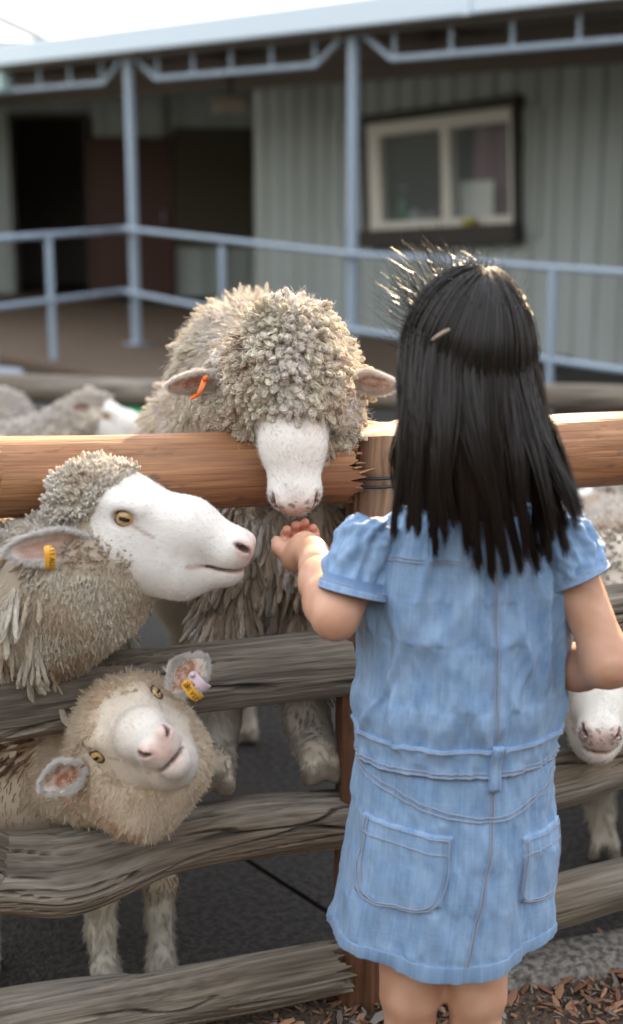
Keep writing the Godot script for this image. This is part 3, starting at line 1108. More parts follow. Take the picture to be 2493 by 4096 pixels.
func make_background():
	# far shed whose roof edge shows above the veranda at the upper left
	var sh := thing("far_shed", "pale shed roof showing beyond the veranda at the upper left corner", "shed", Vector3(-6.9, 0, -22))
	put("wall", box_arrays(Vector3(7.0, 2.9, 4.0), 0.03), M.sheet, sh, Transform3D(Basis(), Vector3(0, 1.45, 0)))
	for s in [-1, 1]:
		put("roof", box_arrays(Vector3(4.3, 0.08, 5.2), 0.02), mat(Color(0.24, 0.29, 0.34), 0.5), sh, Transform3D(Basis(Vector3(0, 0, 1), -0.42 * s), Vector3(1.85 * s, 3.72, 0)))
	# grey log fence across the back of the pen
	var f := thing("back_log_fence", "blurred grey log fence across the back of the pen", "fence", Vector3.ZERO)
	var a := Vector3(-2.6, 0, -5.9)
	var b := Vector3(3.4, 0, -5.0)
	for k in 2:
		var h := 0.44 - 0.21 * k
		var rr := 0.055
		var pts := []
		for i in 7:
			pts.append(a.lerp(b, i / 6.0) + Vector3(0, h + 0.015 * sin(i * 2.1 + k), 0.012 * sin(i * 1.7)))
		put("rail", log_mesh(pts, [rr, rr * 0.95, rr * 1.08, rr, rr * 0.9, rr, rr], 90 + k, {"along": 70, "round": 20, "grey": 1.0}), M.old_wood, f)
	for i in 4:
		var p := a.lerp(b, 0.13 + i * 0.26) + Vector3(0.02, 0, 0.10)
		put("post", log_mesh([p, p + Vector3(0, 0.3, 0), p + Vector3(0.01, 0.56, 0)], [0.06, 0.055, 0.055], 95 + i, {"along": 24, "round": 18, "grey": 1.0}), M.old_wood, f)
	# galvanised feed frame and weeds by the deck
	var g := thing("feed_frame", "blue-grey metal feed frame standing before the deck at left", "feeder", Vector3(-1.62, 0, -6.6))
	var st := mat(Color(0.22, 0.26, 0.32), 0.5)
	bar("top_bar", Vector3(-0.34, 0.40, 0), Vector3(0.28, 0.36, 0), 0.07, 0.07, st, g, 0.02)
	bar("leg", Vector3(-0.33, 0.0, 0), Vector3(-0.33, 0.40, 0), 0.07, 0.07, st, g, 0.02)
	bar("leg", Vector3(0.27, 0.0, 0), Vector3(0.27, 0.36, 0), 0.07, 0.07, st, g, 0.02)
	put("back_panel", box_arrays(Vector3(0.56, 0.34, 0.02), 0.004), M.dark_trim, g, Transform3D(Basis(), Vector3(-0.03, 0.17, -0.03)))
	for q in [[-1.56, -6.42, 0.30, "tall green weed growing inside the feed frame", 14], [-1.68, -6.40, 0.2, "low green weed at the foot of the feed frame", 10]]:
		var w := thing("weed", q[3], "weed", Vector3(q[0], 0, q[1]), "weeds by the feed frame")
		var leaf := PackedVector3Array()
		for r in 6:
			var t := r / 5.0
			for s in [-1.0, 0.0, 1.0]:
				leaf.append(Vector3(s * 0.02 * sin(PI * clampf(t * 0.9 + 0.08, 0, 1)), t * 0.14, 0.05 * t * t - 0.006 * absf(s)))
		var lm := grid_mesh(leaf, 6, 3, false)
		tube("stem", [Vector3.ZERO, Vector3(0.01, q[2], 0)], [0.006, 0.003], 6, M.leaf, w)
		for i in q[4]:
			put("leaf", lm, M.leaf, w, Transform3D(Basis.from_euler(Vector3(rng.randf_range(0.3, 1.3), rng.randf() * TAU, 0)), Vector3(0.0, q[2] * (0.1 + 0.85 * i / float(q[4])), 0)))
	var pl := thing("green_bucket", "bright green plastic bucket behind the blurred sheep at left", "bucket", Vector3(-0.80, 0.0, -6.3))
	tube("tub", [Vector3(0, 0, 0), Vector3(0, 0.29, 0), Vector3(0, 0.30, 0)], [0.075, 0.085, 0.05], 16, mat(Color(0.01, 0.35, 0.12), 0.35), pl)
	tube("rim", [Vector3(0, 0.29, 0), Vector3(0, 0.305, 0)], 0.092, 16, mat(Color(0.01, 0.32, 0.11), 0.35), pl)

# ---------------------------------------------------------------- logs
# a rough log through the points; grain lines, long checks and knots are real relief, their tones go in the vertex colours
func log_mesh(keys: Array, radii: Array, seed_: int, o := {}) -> ArrayMesh:
	var na: int = o.get("along", 150)
	var nr: int = o.get("round", 120)
	var grey: float = o.get("grey", 1.0)
	var smooth: float = o.get("smooth", 0.0)
	var flat: float = o.get("flat", 0.0)
	var ragged: float = o.get("ragged", 0.0)
	var pts := curve_of(keys, na)
	var rad := curve_of(radii, na)
	var v := PackedVector3Array()
	var col := PackedColorArray()
	var uv := PackedVector2Array()
	var sum := 0.0
	var off := Vector3(seed_ * 13.7, seed_ * 5.1, 0)
	for i in na:
		if i > 0:
			sum += (pts[i] as Vector3).distance_to(pts[i - 1])
		var d := ((pts[mini(i + 1, na - 1)] as Vector3) - (pts[maxi(i - 1, 0)] as Vector3)).normalized()
		var up := Vector3.UP if absf(d.y) < 0.8 else Vector3(0, 0, 1)
		var x := up.cross(d).normalized()
		var y := d.cross(x)
		var r0: float = rad[i]
		for k in nr:
			var an := TAU * k / nr
			var ca := cos(an)
			var sa := sin(an)
			var arc := Vector3(ca, sa, 0) * r0
			# slow swell, plank-like splits that follow the grain, fine grain
			var swell := fine.get_noise_3d(arc.x * 14.0 + off.x, arc.y * 14.0 + off.y, sum * 2.2)
			var drift := 0.022 * fine.get_noise_3d(off.x, off.y + 7.0, sum * 1.6)
			var g := Vector3(arc.x + drift, arc.y - drift, 0)
			var c1 := fine.get_noise_3d(g.x * 34.0 + off.x, g.y * 34.0 + off.y, sum * 0.5)
			var c2 := fine.get_noise_3d(g.x * 64.0 + off.y, g.y * 64.0 + off.x, sum * 0.9)
			var c3 := fine.get_noise_3d(g.x * 260.0 + off.y, g.y * 260.0 + off.x, sum * 6.0)
			var gate := clampf(fine.get_noise_3d(g.x * 12.0 + 50.0, g.y * 12.0, sum * 3.5 + off.x) * 2.6 + 0.50, 0.0, 1.0)
			var check := clampf(1.25 - absf(c1) / 0.060, 0.0, 1.0) * gate
			var hair := clampf(1.2 - absf(c2) / 0.11, 0.0, 1.0) * clampf(fine.get_noise_3d(g.x * 20.0, g.y * 20.0 + 80.0, sum * 5.0) * 2.5 + 0.4, 0.0, 1.0)
			var disp := swell * 0.05 * r0 + (1.0 - smooth) * (c1 * 0.0022 - check * 0.0090 - hair * 0.0014 + c3 * 0.0005)
			if smooth > 0.0:
				disp += smooth * (c2 * 0.0005 + c1 * 0.0008)
			var rr := r0 + disp
			if flat > 0.0:
				rr *= 1.0 - flat * pow(absf(ca), 4.0)
			var p: Vector3 = pts[i] + (x * ca + y * sa) * rr
			if ragged > 0.0 and i > na - 14:
				var e := (i - (na - 14)) / 13.0
				p += d * (ragged * e * (fine.get_noise_3d(arc.x * 120.0, arc.y * 120.0, off.x) + 0.5 * c3))
			v.append(p)
			uv.append(Vector2(sum * 1.6, an / TAU * 1.2 + seed_ * 0.37))
			var tone := clampf(c2 * 0.38 + c3 * 0.22 + swell * 0.35 + 0.52, 0.0, 1.0)
			var patch := clampf(fine.get_noise_3d(arc.x * 9.0 + off.y, arc.y * 9.0, sum * 3.0 + off.x) + 0.5, 0.0, 1.0)
			var c: Color
			if smooth > 0.0:
				c = Color(0.33, 0.125, 0.054).lerp(Color(0.60, 0.295, 0.145), tone)
				var ochre := clampf(fine.get_noise_3d(arc.x * 16.0 + 9.0, arc.y * 16.0 + off.x, sum * 0.9) * 2.5 + 0.5, 0.0, 1.0)
				c = c.lerp(Color(0.46, 0.27, 0.115) * (0.75 + 0.5 * tone), ochre * 0.35)
				c = c.lerp(Color(0.42, 0.17, 0.085), patch * 0.45)
				var smudge := fine.get_noise_3d(arc.x * 70.0 + 3.0, arc.y * 70.0, sum * 26.0 + off.x)
				if smudge > 0.58 and sa < 0.2:
					c = c.lerp(Color(0.12, 0.10, 0.095), clampf((smudge - 0.58) * 4.0, 0, 0.6))
				if hair > 0.6 and gate > 0.7:
					c = c.lerp(Color(0.20, 0.08, 0.04), 0.5)
			else:
				c = Color(0.125, 0.104, 0.083).lerp(Color(0.43, 0.385, 0.325), tone)
				c = c.lerp(Color(0.235, 0.165, 0.105) * (0.6 + 0.7 * tone), patch * (1.0 - grey * 0.55))
				c = c.lerp(Color(0.055, 0.046, 0.040), maxf(check * 0.75, hair * 0.45))
			col.append(c)
	var t := PackedInt32Array()
	for i in na - 1:
		for k in nr:
			var a := i * nr + k
			var b := i * nr + (k + 1) % nr
			t.append_array([a, a + nr, b, b, a + nr, b + nr])
	# sawn or broken ends
	for e in [0, na - 1]:
		var prev: int = e * nr
		var cen: Vector3 = pts[e]
		for ring in [0.66, 0.33]:
			var st := v.size()
			for k in nr:
				var q := v[e * nr + k]
				var w: Vector3 = cen.lerp(q, ring)
				v.append(w + Vector3(1, 1, 1) * 0.004 * fine.get_noise_3dv(w * 90.0))
				uv.append(Vector2(0.02 * ring, k / float(nr)))
				var rg := 0.5 + 0.5 * fine.get_noise_2d(k * 0.3, ring * 40.0 + seed_)
				col.append((Color(0.20, 0.15, 0.10) if smooth == 0.0 else Color(0.52, 0.30, 0.15)) * (0.7 + 0.5 * rg))
			for k in nr:
				var a: int = prev + k
				var b: int = prev + (k + 1) % nr
				var c := st + k
				var dd := st + (k + 1) % nr
				if e == 0:
					t.append_array([a, b, c, b, dd, c])
				else:
					t.append_array([a, c, b, b, c, dd])
			prev = st
		var m := v.size()
		v.append(cen)
		uv.append(Vector2(0, 0))
		col.append(Color(0.16, 0.12, 0.08) if smooth == 0.0 else Color(0.45, 0.25, 0.12))
		for k in nr:
			if e == 0:
				t.append_array([prev + k, prev + (k + 1) % nr, m])
			else:
				t.append_array([prev + (k + 1) % nr, prev + k, m])
	return to_mesh(v, normals_of(v, t), t, col, uv)

func make_fence():
	var f := thing("log_fence", "log fence with peeled orange top rails and weathered grey lower rails", "fence", Vector3.ZERO)
	var big := {"along": 300, "round": 160}
	var peeled := {"along": 260, "round": 132, "smooth": 1.0, "ragged": 0.016}
	var r := put("rail", log_mesh(longer_left([Vector3(-0.5727, 0.8907, -1.7750), Vector3(-0.4132, 0.8803, -1.8450), Vector3(-0.1900, 0.8706, -1.9300), Vector3(-0.0296, 0.8646, -1.9850), Vector3(0.0526, 0.8624, -2.0050)]), [0.055, 0.055, 0.054, 0.053, 0.052, 0.052], 1, peeled), M.pine, f)
	r.set_meta("label", "peeled orange-brown top rail left of the post with a splintered end")
	splinters(r, Vector3(0.0513, 0.8628, -2.0030), Vector3(1, 0.0, -0.34).normalized(), 0.05, 60)
	put("rail", log_mesh(longer_left([Vector3(-0.5960, 0.5703, -1.7750), Vector3(-0.4279, 0.5665, -1.8400), Vector3(-0.2644, 0.5685, -1.9000), Vector3(-0.0786, 0.5694, -1.9600), Vector3(0.0528, 0.5711, -1.9950)]), [0.054, 0.054, 0.054, 0.051, 0.050, 0.049], 2, big), M.old_wood, f)
	put("rail", log_mesh(longer_left([Vector3(-0.6126, 0.3410, -1.7750), Vector3(-0.4408, 0.3108, -1.8400), Vector3(-0.3412, 0.2971, -1.8750), Vector3(-0.2129, 0.3209, -1.9150), Vector3(-0.0807, 0.3243, -1.9600), Vector3(0.0543, 0.3211, -1.9950)]), [0.060, 0.060, 0.057, 0.061, 0.047, 0.046, 0.045], 3, big.merged({"grey": 0.6})), M.old_wood, f)
	put("rail", log_mesh(longer_left([Vector3(-0.6291, 0.0500, -1.7600), Vector3(-0.4488, 0.0688, -1.8200), Vector3(-0.2173, 0.0705, -1.9000), Vector3(-0.0824, 0.0746, -1.9450), Vector3(0.0418, 0.0818, -1.9800)]), [0.045, 0.045, 0.044, 0.043, 0.042, 0.040], 4, big.merged({"ragged": 0.02})), M.old_wood, f)
	put("rail", log_mesh(longer_left([Vector3(-0.6398, 0.0726, -1.8000), Vector3(-0.4905, 0.0885, -1.8500), Vector3(-0.3712, 0.0847, -1.8950), Vector3(-0.2685, 0.0827, -1.9250)]), [0.022, 0.022, 0.022, 0.021, 0.017], 5, big.merged({"along": 130, "ragged": 0.02})), M.old_wood, f)
	# right of the post
	var rr := put("rail", log_mesh(longer_right([Vector3(0.1285, 0.8637, -2.0350), Vector3(0.3513, 0.8634, -2.1100), Vector3(0.4791, 0.8622, -2.1500), Vector3(0.7626, 0.8602, -2.2350)]), [0.054, 0.055, 0.056, 0.056, 0.056], 6, peeled.merged({"ragged": 0.0}, true)), M.pine, f)
	rr.set_meta("label", "peeled orange-brown top rail right of the girl")
	put("rail", log_mesh(longer_right([Vector3(0.1330, 0.5712, -2.0400), Vector3(0.3680, 0.5921, -2.1100), Vector3(0.4936, 0.5956, -2.1550), Vector3(0.7872, 0.6059, -2.2500)]), [0.048, 0.047, 0.047, 0.046, 0.046], 7, big), M.old_wood, f)
	put("rail", log_mesh(longer_right([Vector3(0.1366, 0.3178, -2.0400), Vector3(0.3855, 0.3302, -2.1150), Vector3(0.5063, 0.3444, -2.1550), Vector3(0.8064, 0.3577, -2.2500)]), [0.047, 0.046, 0.043, 0.043, 0.043], 8, big.merged({"grey": 0.3})), M.old_wood, f)
	put("rail", log_mesh(longer_right([Vector3(0.1319, 0.0876, -2.0400), Vector3(0.3848, 0.1075, -2.1200), Vector3(0.5185, 0.1243, -2.1600), Vector3(0.8260, 0.1468, -2.2600)]), [0.044, 0.043, 0.042, 0.042, 0.042], 9, big), M.old_wood, f)
	# square-hewn post with a notched head
	var keys := [Vector3(0.104, -0.05, -2.035), Vector3(0.104, 0.3, -2.032), Vector3(0.108, 0.62, -2.03), Vector3(0.122, 0.80, -2.03), Vector3(0.128, 0.915, -2.03)]
	var post := put("post", hewn_post(keys), M.pine, f)
	post.set_meta("label", "reddish hewn post between the left and right rails")
	for x in [-1.50, 1.62]:
		var b := Vector3(x, -0.05, fence_z(x) - 0.12)
		put("post", log_mesh([b, b + Vector3(0, 0.5, 0), b + Vector3(0.01, 1.02, 0)], [0.075, 0.07, 0.07], 30 + int(x), {"along": 70, "round": 50}), M.old_wood, f)
	for q in [[0.845, 0.076], [0.857, 0.074], [0.545, 0.088]]:
		var loop := []
		for i in 25:
			var an := TAU * i / 24.0
			loop.append(Vector3(0.116 + 0.084 * cos(an), q[0] + 0.004 * sin(an * 2.0), -2.03 + q[1] * sin(an)))
		tube("wire", loop, 0.0026, 8, M.wire, f)

# rails run on past the frame to the next posts
func longer_left(keys: Array) -> Array:
	var k: Vector3 = keys[0]
	return [Vector3(-1.62, k.y, fence_z(-1.62) + (k.z - fence_z(k.x)))] + keys

func longer_right(keys: Array) -> Array:
	var k: Vector3 = keys[keys.size() - 1]
	return keys + [Vector3(1.75, k.y, fence_z(1.75) + (k.z - fence_z(k.x)))]

func hewn_post(keys: Array) -> ArrayMesh:
	var na := 120
	var nr := 96
	var pts := curve_of(keys, na)
	var v := PackedVector3Array()
	var col := PackedColorArray()
	var uv := PackedVector2Array()
	var sum := 0.0
	for i in na:
		if i > 0:
			sum += (pts[i] as Vector3).distance_to(pts[i - 1])
		for k in nr:
			var an := TAU * k / nr
			var q := maxf(absf(cos(an)), absf(sin(an)))
			var r := 0.068 / pow(q, 0.62)
			var n1 := fine.get_noise_3d(cos(an) * 2.4, sin(an) * 2.4, sum * 1.2)
			var n2 := fine.get_noise_3d(cos(an) * 9.0, sin(an) * 9.0, sum * 1.5)
			var n3 := fine.get_noise_3d(cos(an) * 30.0, sin(an) * 30.0, sum * 5.0)
			var check := maxf(0.0, 1.0 - absf(n2) / 0.06)
			var top := clampf((sum - 0.80) / 0.14, 0.0, 1.0)
			r += n1 * 0.004 - check * 0.006 * (0.4 + n1) + n3 * 0.0008
			# axe cuts round the head
			var cut := maxf(0.0, sin(an * 2.0 + sum * 26.0)) * 0.016 * top
			r -= cut
			v.append(pts[i] + Vector3(cos(an) * r, 0.004 * n1 * top, sin(an) * r))
			uv.append(Vector2(sum * 1.8, an / TAU * 1.5))
			var tone := clampf(n2 * 0.5 + n3 * 0.4 + 0.5, 0, 1)
			var c := Color(0.135, 0.056, 0.030).lerp(Color(0.28, 0.135, 0.072), tone)
			c = c.lerp(Color(0.52, 0.34, 0.22), clampf(top * 1.6 * (0.5 + n1), 0, 0.85))
			col.append(c)
	var t := PackedInt32Array()
	for i in na - 1:
		for k in nr:
			var a := i * nr + k
			var b := i * nr + (k + 1) % nr
			t.append_array([a, b, a + nr, b, b + nr, a + nr])
	var m := v.size()
	v.append(Vector3(pts[na - 1]) + Vector3(0, 0.004, 0))
	uv.append(Vector2.ZERO)
	col.append(Color(0.50, 0.33, 0.21))
	for k in nr:
		t.append_array([(na - 1) * nr + k, (na - 1) * nr + (k + 1) % nr, m])
	return to_mesh(v, normals_of(v, t), t, col, uv)

func splinters(parent: Node, at: Vector3, d: Vector3, r: float, count: int):
	var acc := fresh()
	var col := PackedColorArray()
	var x := Vector3.UP.cross(d).normalized()
	for i in count:
		var an := rng.randf() * TAU
		var q := sqrt(rng.randf())
		var p := at + (x * cos(an) + Vector3.UP * sin(an)) * r * q - d * rng.randf_range(0.0, 0.02)
		var ln := rng.randf_range(0.012, 0.032)
		var dd := (d + Vector3(rng.randf_range(-1, 1), rng.randf_range(-1, 1), rng.randf_range(-1, 1)) * 0.25).normalized()
		strand_into(acc, [p, p + dd * ln * 0.6, p + dd * ln], [0.0022, 0.0017, 0.0004], 4)
		var c := Color(0.50, 0.30, 0.16) * rng.randf_range(0.7, 1.2)
		for k in 12:
			col.append(c)
	var o := put("splinters", to_mesh(acc[0], acc[1], acc[2], col, acc[3]), M.pine, parent)
	o.set_meta("kind", "stuff")

# chips of bark and wood trodden into the soil
func make_litter():
	var chip := PackedVector3Array()
	for r in 5:
		var t := r / 4.0
		var w := 0.5 * (0.55 + 0.45 * sin(PI * t)) * (1.0 if r % 2 == 0 else 0.82)
		for s in [[-w, 0.0], [-w * 0.6, 0.1], [w * 0.7, 0.12], [w, 0.0]]:
			chip.append(Vector3(s[0], s[1] + 0.10 * sin(t * 5.0), t - 0.5))
	var mesh := grid_mesh(chip, 5, 4, true, null, null, true)
	var mm := MultiMesh.new()
	mm.transform_format = MultiMesh.TRANSFORM_3D
	mm.use_colors = true
	mm.mesh = mesh
	var n := 13000
	mm.instance_count = n
	for i in n:
		var x := rng.randf_range(-1.0, 1.3)
		var q := rng.randf()
		var z := fence_z(x) - 0.03 + pow(q, 1.2) * 0.95
		var l := rng.randf_range(0.006, 0.022) * (1.8 if rng.randf() < 0.10 else 1.0)
		var w := l * rng.randf_range(0.25, 0.65)
		var b := Basis.from_euler(Vector3(rng.randf_range(-0.45, 0.45), rng.randf() * TAU, rng.randf_range(-0.4, 0.4))).scaled_local(Vector3(w, w * 0.55, l))
		var y := 0.014 + 0.010 * rng.randf()
		mm.set_instance_transform(i, Transform3D(b, Vector3(x, y, z)))
		var c := Color(0.15, 0.065, 0.035).lerp(Color(0.36, 0.20, 0.12), rng.randf())
		if rng.randf() < 0.3:
			c = Color(0.10, 0.075, 0.06).lerp(Color(0.27, 0.24, 0.21), rng.randf())
		mm.set_instance_color(i, c)
	var o := MultiMeshInstance3D.new()
	o.name = "wood_chips"
	o.multimesh = mm
	o.material_override = M.chip
	o.set_meta("kind", "stuff")
	add_child(o)
	tag(o, "reddish brown bark and wood chips strewn on the soil before the fence", "wood chips")

# unseen trees added to keep low sky off the veranda and out of the panes
func make_added_trees():
	var acc := fresh()
	var r := RandomNumberGenerator.new()
	r.seed = 15
	for k in 16:
		var c := Vector3(r.randf_range(-1, 1), r.randf_range(-1, 1), r.randf_range(-1, 1)) * 0.5
		var d := Vector3(r.randf_range(-1, 1), r.randf_range(-0.6, 0.6), r.randf_range(-1, 1)).normalized()
		var w := d.cross(Vector3.UP).normalized() * 0.11
		var st: int = acc[0].size()
		for q in [c, c + d * 0.22 + w, c + d * 0.5, c + d * 0.22 - w]:
			acc[0].append(q)
			acc[1].append(d.cross(w).normalized())
			acc[3].append(Vector2.ZERO)
		acc[2].append_array([st, st + 1, st + 2, st, st + 2, st + 3])
	var spray := finish(acc)
	var spots := [[-9.0, 3.0, 6.2], [-6.6, 7.0, 7.0], [-3.0, 9.0, 6.4], [0.6, 10.0, 7.2], [4.2, 9.2, 6.6], [7.4, 6.6, 7.0], [9.4, 2.6, 6.3], [-10.5, -3.5, 6.0], [-12.0, -8.0, 6.5], [-12.5, -13.0, 6.8]]
	var words := ["broad unseen leafy screen added far left behind the visitors", "tall unseen leafy screen added left behind the visitors", "rounded unseen leafy screen added left of the path behind the visitors", "tallest unseen leafy screen added straight behind the visitors", "rounded unseen leafy screen added right of the path behind the visitors", "tall unseen leafy screen added right behind the visitors", "broad unseen leafy screen added far right behind the visitors", "unseen leafy screen added left of the pen beside the visitors", "unseen leafy screen added left of the pen level with the deck", "unseen leafy screen added left of the pen beyond the deck"]
	for i in spots.size():
		var h: float = float(spots[i][2]) * 0.66
		var t := thing("added_tree", words[i], "added_tree", Vector3(spots[i][0], 0, spots[i][1]), "unseen trees added around the visitors")
		put("trunk", log_mesh([Vector3(0, -0.1, 0), Vector3(0.05, h * 0.25, 0.02), Vector3(-0.05, h * 0.5, 0.0), Vector3(0.02, h * 0.75, 0)], [0.22, 0.17, 0.12, 0.05], 200 + i, {"along": 30, "round": 18}), M.old_wood, t)
		for k in 5:
			var an := TAU * k / 5.0 + i
			var b := Vector3(0, h * (0.3 + 0.08 * k), 0)
			tube("limb", [b, b + Vector3(cos(an) * 0.7, 0.5, sin(an) * 0.7), b + Vector3(cos(an) * 1.4, 1.1, sin(an) * 1.4)], [0.07, 0.05, 0.02], 7, M.plank, t)
		var mm := MultiMesh.new()
		mm.transform_format = MultiMesh.TRANSFORM_3D
		mm.use_colors = true
		mm.mesh = spray
		mm.instance_count = 2200
		for k in 2200:
			var d := Vector3(r.randfn(), r.randfn(), r.randfn()).normalized() * pow(r.randf(), 0.4)
			var p := Vector3(d.x * 2.3, h * 0.58 + d.y * h * 0.42, d.z * 2.3)
			p += Vector3(fine.get_noise_3dv(p * 0.8 + Vector3(i, 0, 0)), 0, fine.get_noise_3dv(p * 0.8 + Vector3(0, i, 5))) * 0.8
			mm.set_instance_transform(k, Transform3D(Basis.from_euler(Vector3(r.randf() * TAU, r.randf() * TAU, 0)) * 0.62, p))
			mm.set_instance_color(k, Color(0.035, 0.06, 0.018).lerp(Color(0.085, 0.13, 0.04), r.randf()))
		var o := MultiMeshInstance3D.new()
		o.name = "crown"
		o.multimesh = mm
		o.material_override = M.foliage
		o.set_meta("kind", "stuff")
		t.add_child(o, true)

# ---------------------------------------------------------------- sheep
# head in its own axes: x to the nose, y up, z to the animal's right; the eyes lie at x = 0, y = 0
func head_field(lamb: bool) -> Field:
	var f := Field.new()
	var m := 0.80 if lamb else 1.0       # a lamb's muzzle is narrower
	f.ell(Vector3(-0.035, -0.012, 0), Vector3(0.074, 0.060, 0.058), Basis(), 0.03)
	f.cap(Vector3(0.0, -0.012, 0), Vector3(0.08, -0.007 - 0.006 * (1.0 - m), 0), 0.049 if not lamb else 0.046, 0.041 * (m - 0.02 * float(lamb)), 0.03)
	f.cap(Vector3(0.08, -0.007, 0), Vector3(0.134, -0.014, 0), 0.041 * m, 0.030 * m, 0.02)
	f.ell(Vector3(0.143, -0.017, 0), Vector3(0.029, 0.026, 0.033) * Vector3(1, 0.9 * m + 0.1, m), Basis(), 0.02)
	for s in [-1.0, 1.0]:
		f.cap(Vector3(-0.005, -0.056, 0.024 * s), Vector3(0.075, -0.055, 0.009 * s), 0.044, 0.030 * m, 0.03)
		f.ell(Vector3(-0.004, 0.015, (0.039 if lamb else 0.042) * s), Vector3(0.026, 0.012, 0.013 if lamb else 0.016), Basis(), 0.02)
		f.ell(Vector3(0.157, -0.003, 0.018 * m * s), Vector3(0.014, 0.011, 0.010), Basis(), 0.012)
	f.cap(Vector3(0.01, -0.078, 0), Vector3(0.085, -0.070, 0), 0.042, 0.031 * m, 0.03)
	f.cap(Vector3(0.085, -0.068, 0), Vector3(0.138, -0.050, 0), 0.030 * m, 0.021, 0.02)
	f.ell(Vector3(0.146, -0.048, 0), Vector3(0.022, 0.017, 0.024 * m), Basis(), 0.008)
	# mouth slit, nostrils, the groove between them, eye sockets
	f.ell(Vector3(0.152, -0.0375, 0), Vector3(0.050, 0.0028, 0.05), Basis(Vector3(0, 0, 1), 0.10), 0.004, true)
	f.ell(Vector3(0.176, -0.020, 0), Vector3(0.006, 0.016, 0.0020), Basis(), 0.003, true)
	for s in [-1.0, 1.0]:
		f.ell(nostril_at(s, m), Vector3(0.0125, 0.0036, 0.0080), nostril_turn(s), 0.004, true)
		f.ell(Vector3(0.002, 0.0, 0.058 * s), Vector3(0.015, 0.0115, 0.011), Basis(), 0.006, true)
	return f

func nostril_at(s: float, m: float) -> Vector3:
	return Vector3(0.1595, -0.0015, 0.0255 * m * s)

func nostril_turn(s: float) -> Basis:
	var l := Vector3(-0.72, 0.38, 0.58 * s).normalized()
	var w := l.cross(Vector3(0.62, 0.15, 0.77 * s)).normalized()
	return Basis(l, w, l.cross(w))

func head_colour(p: Vector3, _n: Vector3, dirt: float, m: float, tint: Color) -> Color:
	var c := Color(0.80, 0.775, 0.74).lerp(Color(0.68, 0.64, 0.58), clampf(fine.get_noise_3dv(p * 30.0) * 0.9 + 0.1, 0, 1) * 0.45)
	c = (c * tint).lerp(c, 0.75 * smoothstep(0.0, 0.16, p.x + 0.25 * p.y + 0.02 * fine.get_noise_3dv(p * 55.0)))
	var q := Vector3(p.x, p.y, absf(p.z))
	# bare pink skin: from the nostrils to the middle and down to the lip
	var na := nostril_at(1.0, m)
	var mid := Vector3(0.174, -0.013, 0)
	var d := minf(q.distance_to(Geometry3D.get_closest_point_to_segment(q, na, mid)), q.distance_to(Geometry3D.get_closest_point_to_segment(q, mid, Vector3(0.174, -0.034, 0))))
	c = c.lerp(Color(0.60, 0.37, 0.33), smoothstep(0.016, 0.006, d) * (0.8 + 0.35 * fine.get_noise_3dv(p * 120.0)))
	c = c.lerp(Color(0.64, 0.47, 0.41), smoothstep(0.045, 0.015, q.distance_to(Vector3(0.17, -0.022, 0.008))) * 0.55)
	if q.x > 0.095:
		var lip := absf(q.y + 0.0375 + (0.152 - q.x) * 0.10)
		c = c.lerp(Color(0.48, 0.28, 0.24), clampf(1.0 - lip / 0.006, 0, 1) * 0.8)
	var sl := nostril_turn(1.0).inverse() * (q - na) / Vector3(0.0135, 0.0042, 0.0090)
	c = c.lerp(Color(0.10, 0.055, 0.05), clampf(2.6 - sl.length() * 2.0, 0, 1))
	if dirt > 0.0:
		# wet dirt stuck round the nostrils and on the lip
		var near := clampf(1.3 - (q - na - Vector3(0, -0.008, 0)).length() / 0.017, 0, 1)
		c = c.lerp(Color(0.05, 0.04, 0.04), clampf((fine.get_noise_3dv(p * 150.0) + 0.25) * 3.0, 0, 1) * near * dirt)
		if fine.get_noise_3dv(p * 95.0 + Vector3(9, 0, 0)) > 0.52 and q.x > 0.158:
			c = c.lerp(Color(0.10, 0.07, 0.06), 0.7 * dirt)
	var eye := (q - Vector3(0.002, 0.0, 0.050)).length()
	c = c.lerp(Color(0.36, 0.24, 0.19), clampf(1.4 - eye / 0.015, 0, 0.85))
	var duct := clampf(1.0 - (q - Vector3(clampf(q.x, 0.012, 0.045), -0.004 - (q.x - 0.012) * 0.35, q.z)).length() / 0.0035, 0, 1) * float(q.z > 0.02 and q.x > 0.005 and q.x < 0.05)
	c = c.lerp(Color(0.34, 0.20, 0.15), duct * 0.7)
	return c

func frame_of(forward: Vector3, up: Vector3) -> Basis:
	var x := forward.normalized()
	var z := x.cross(up).normalized()
	return Basis(x, z.cross(x), z)

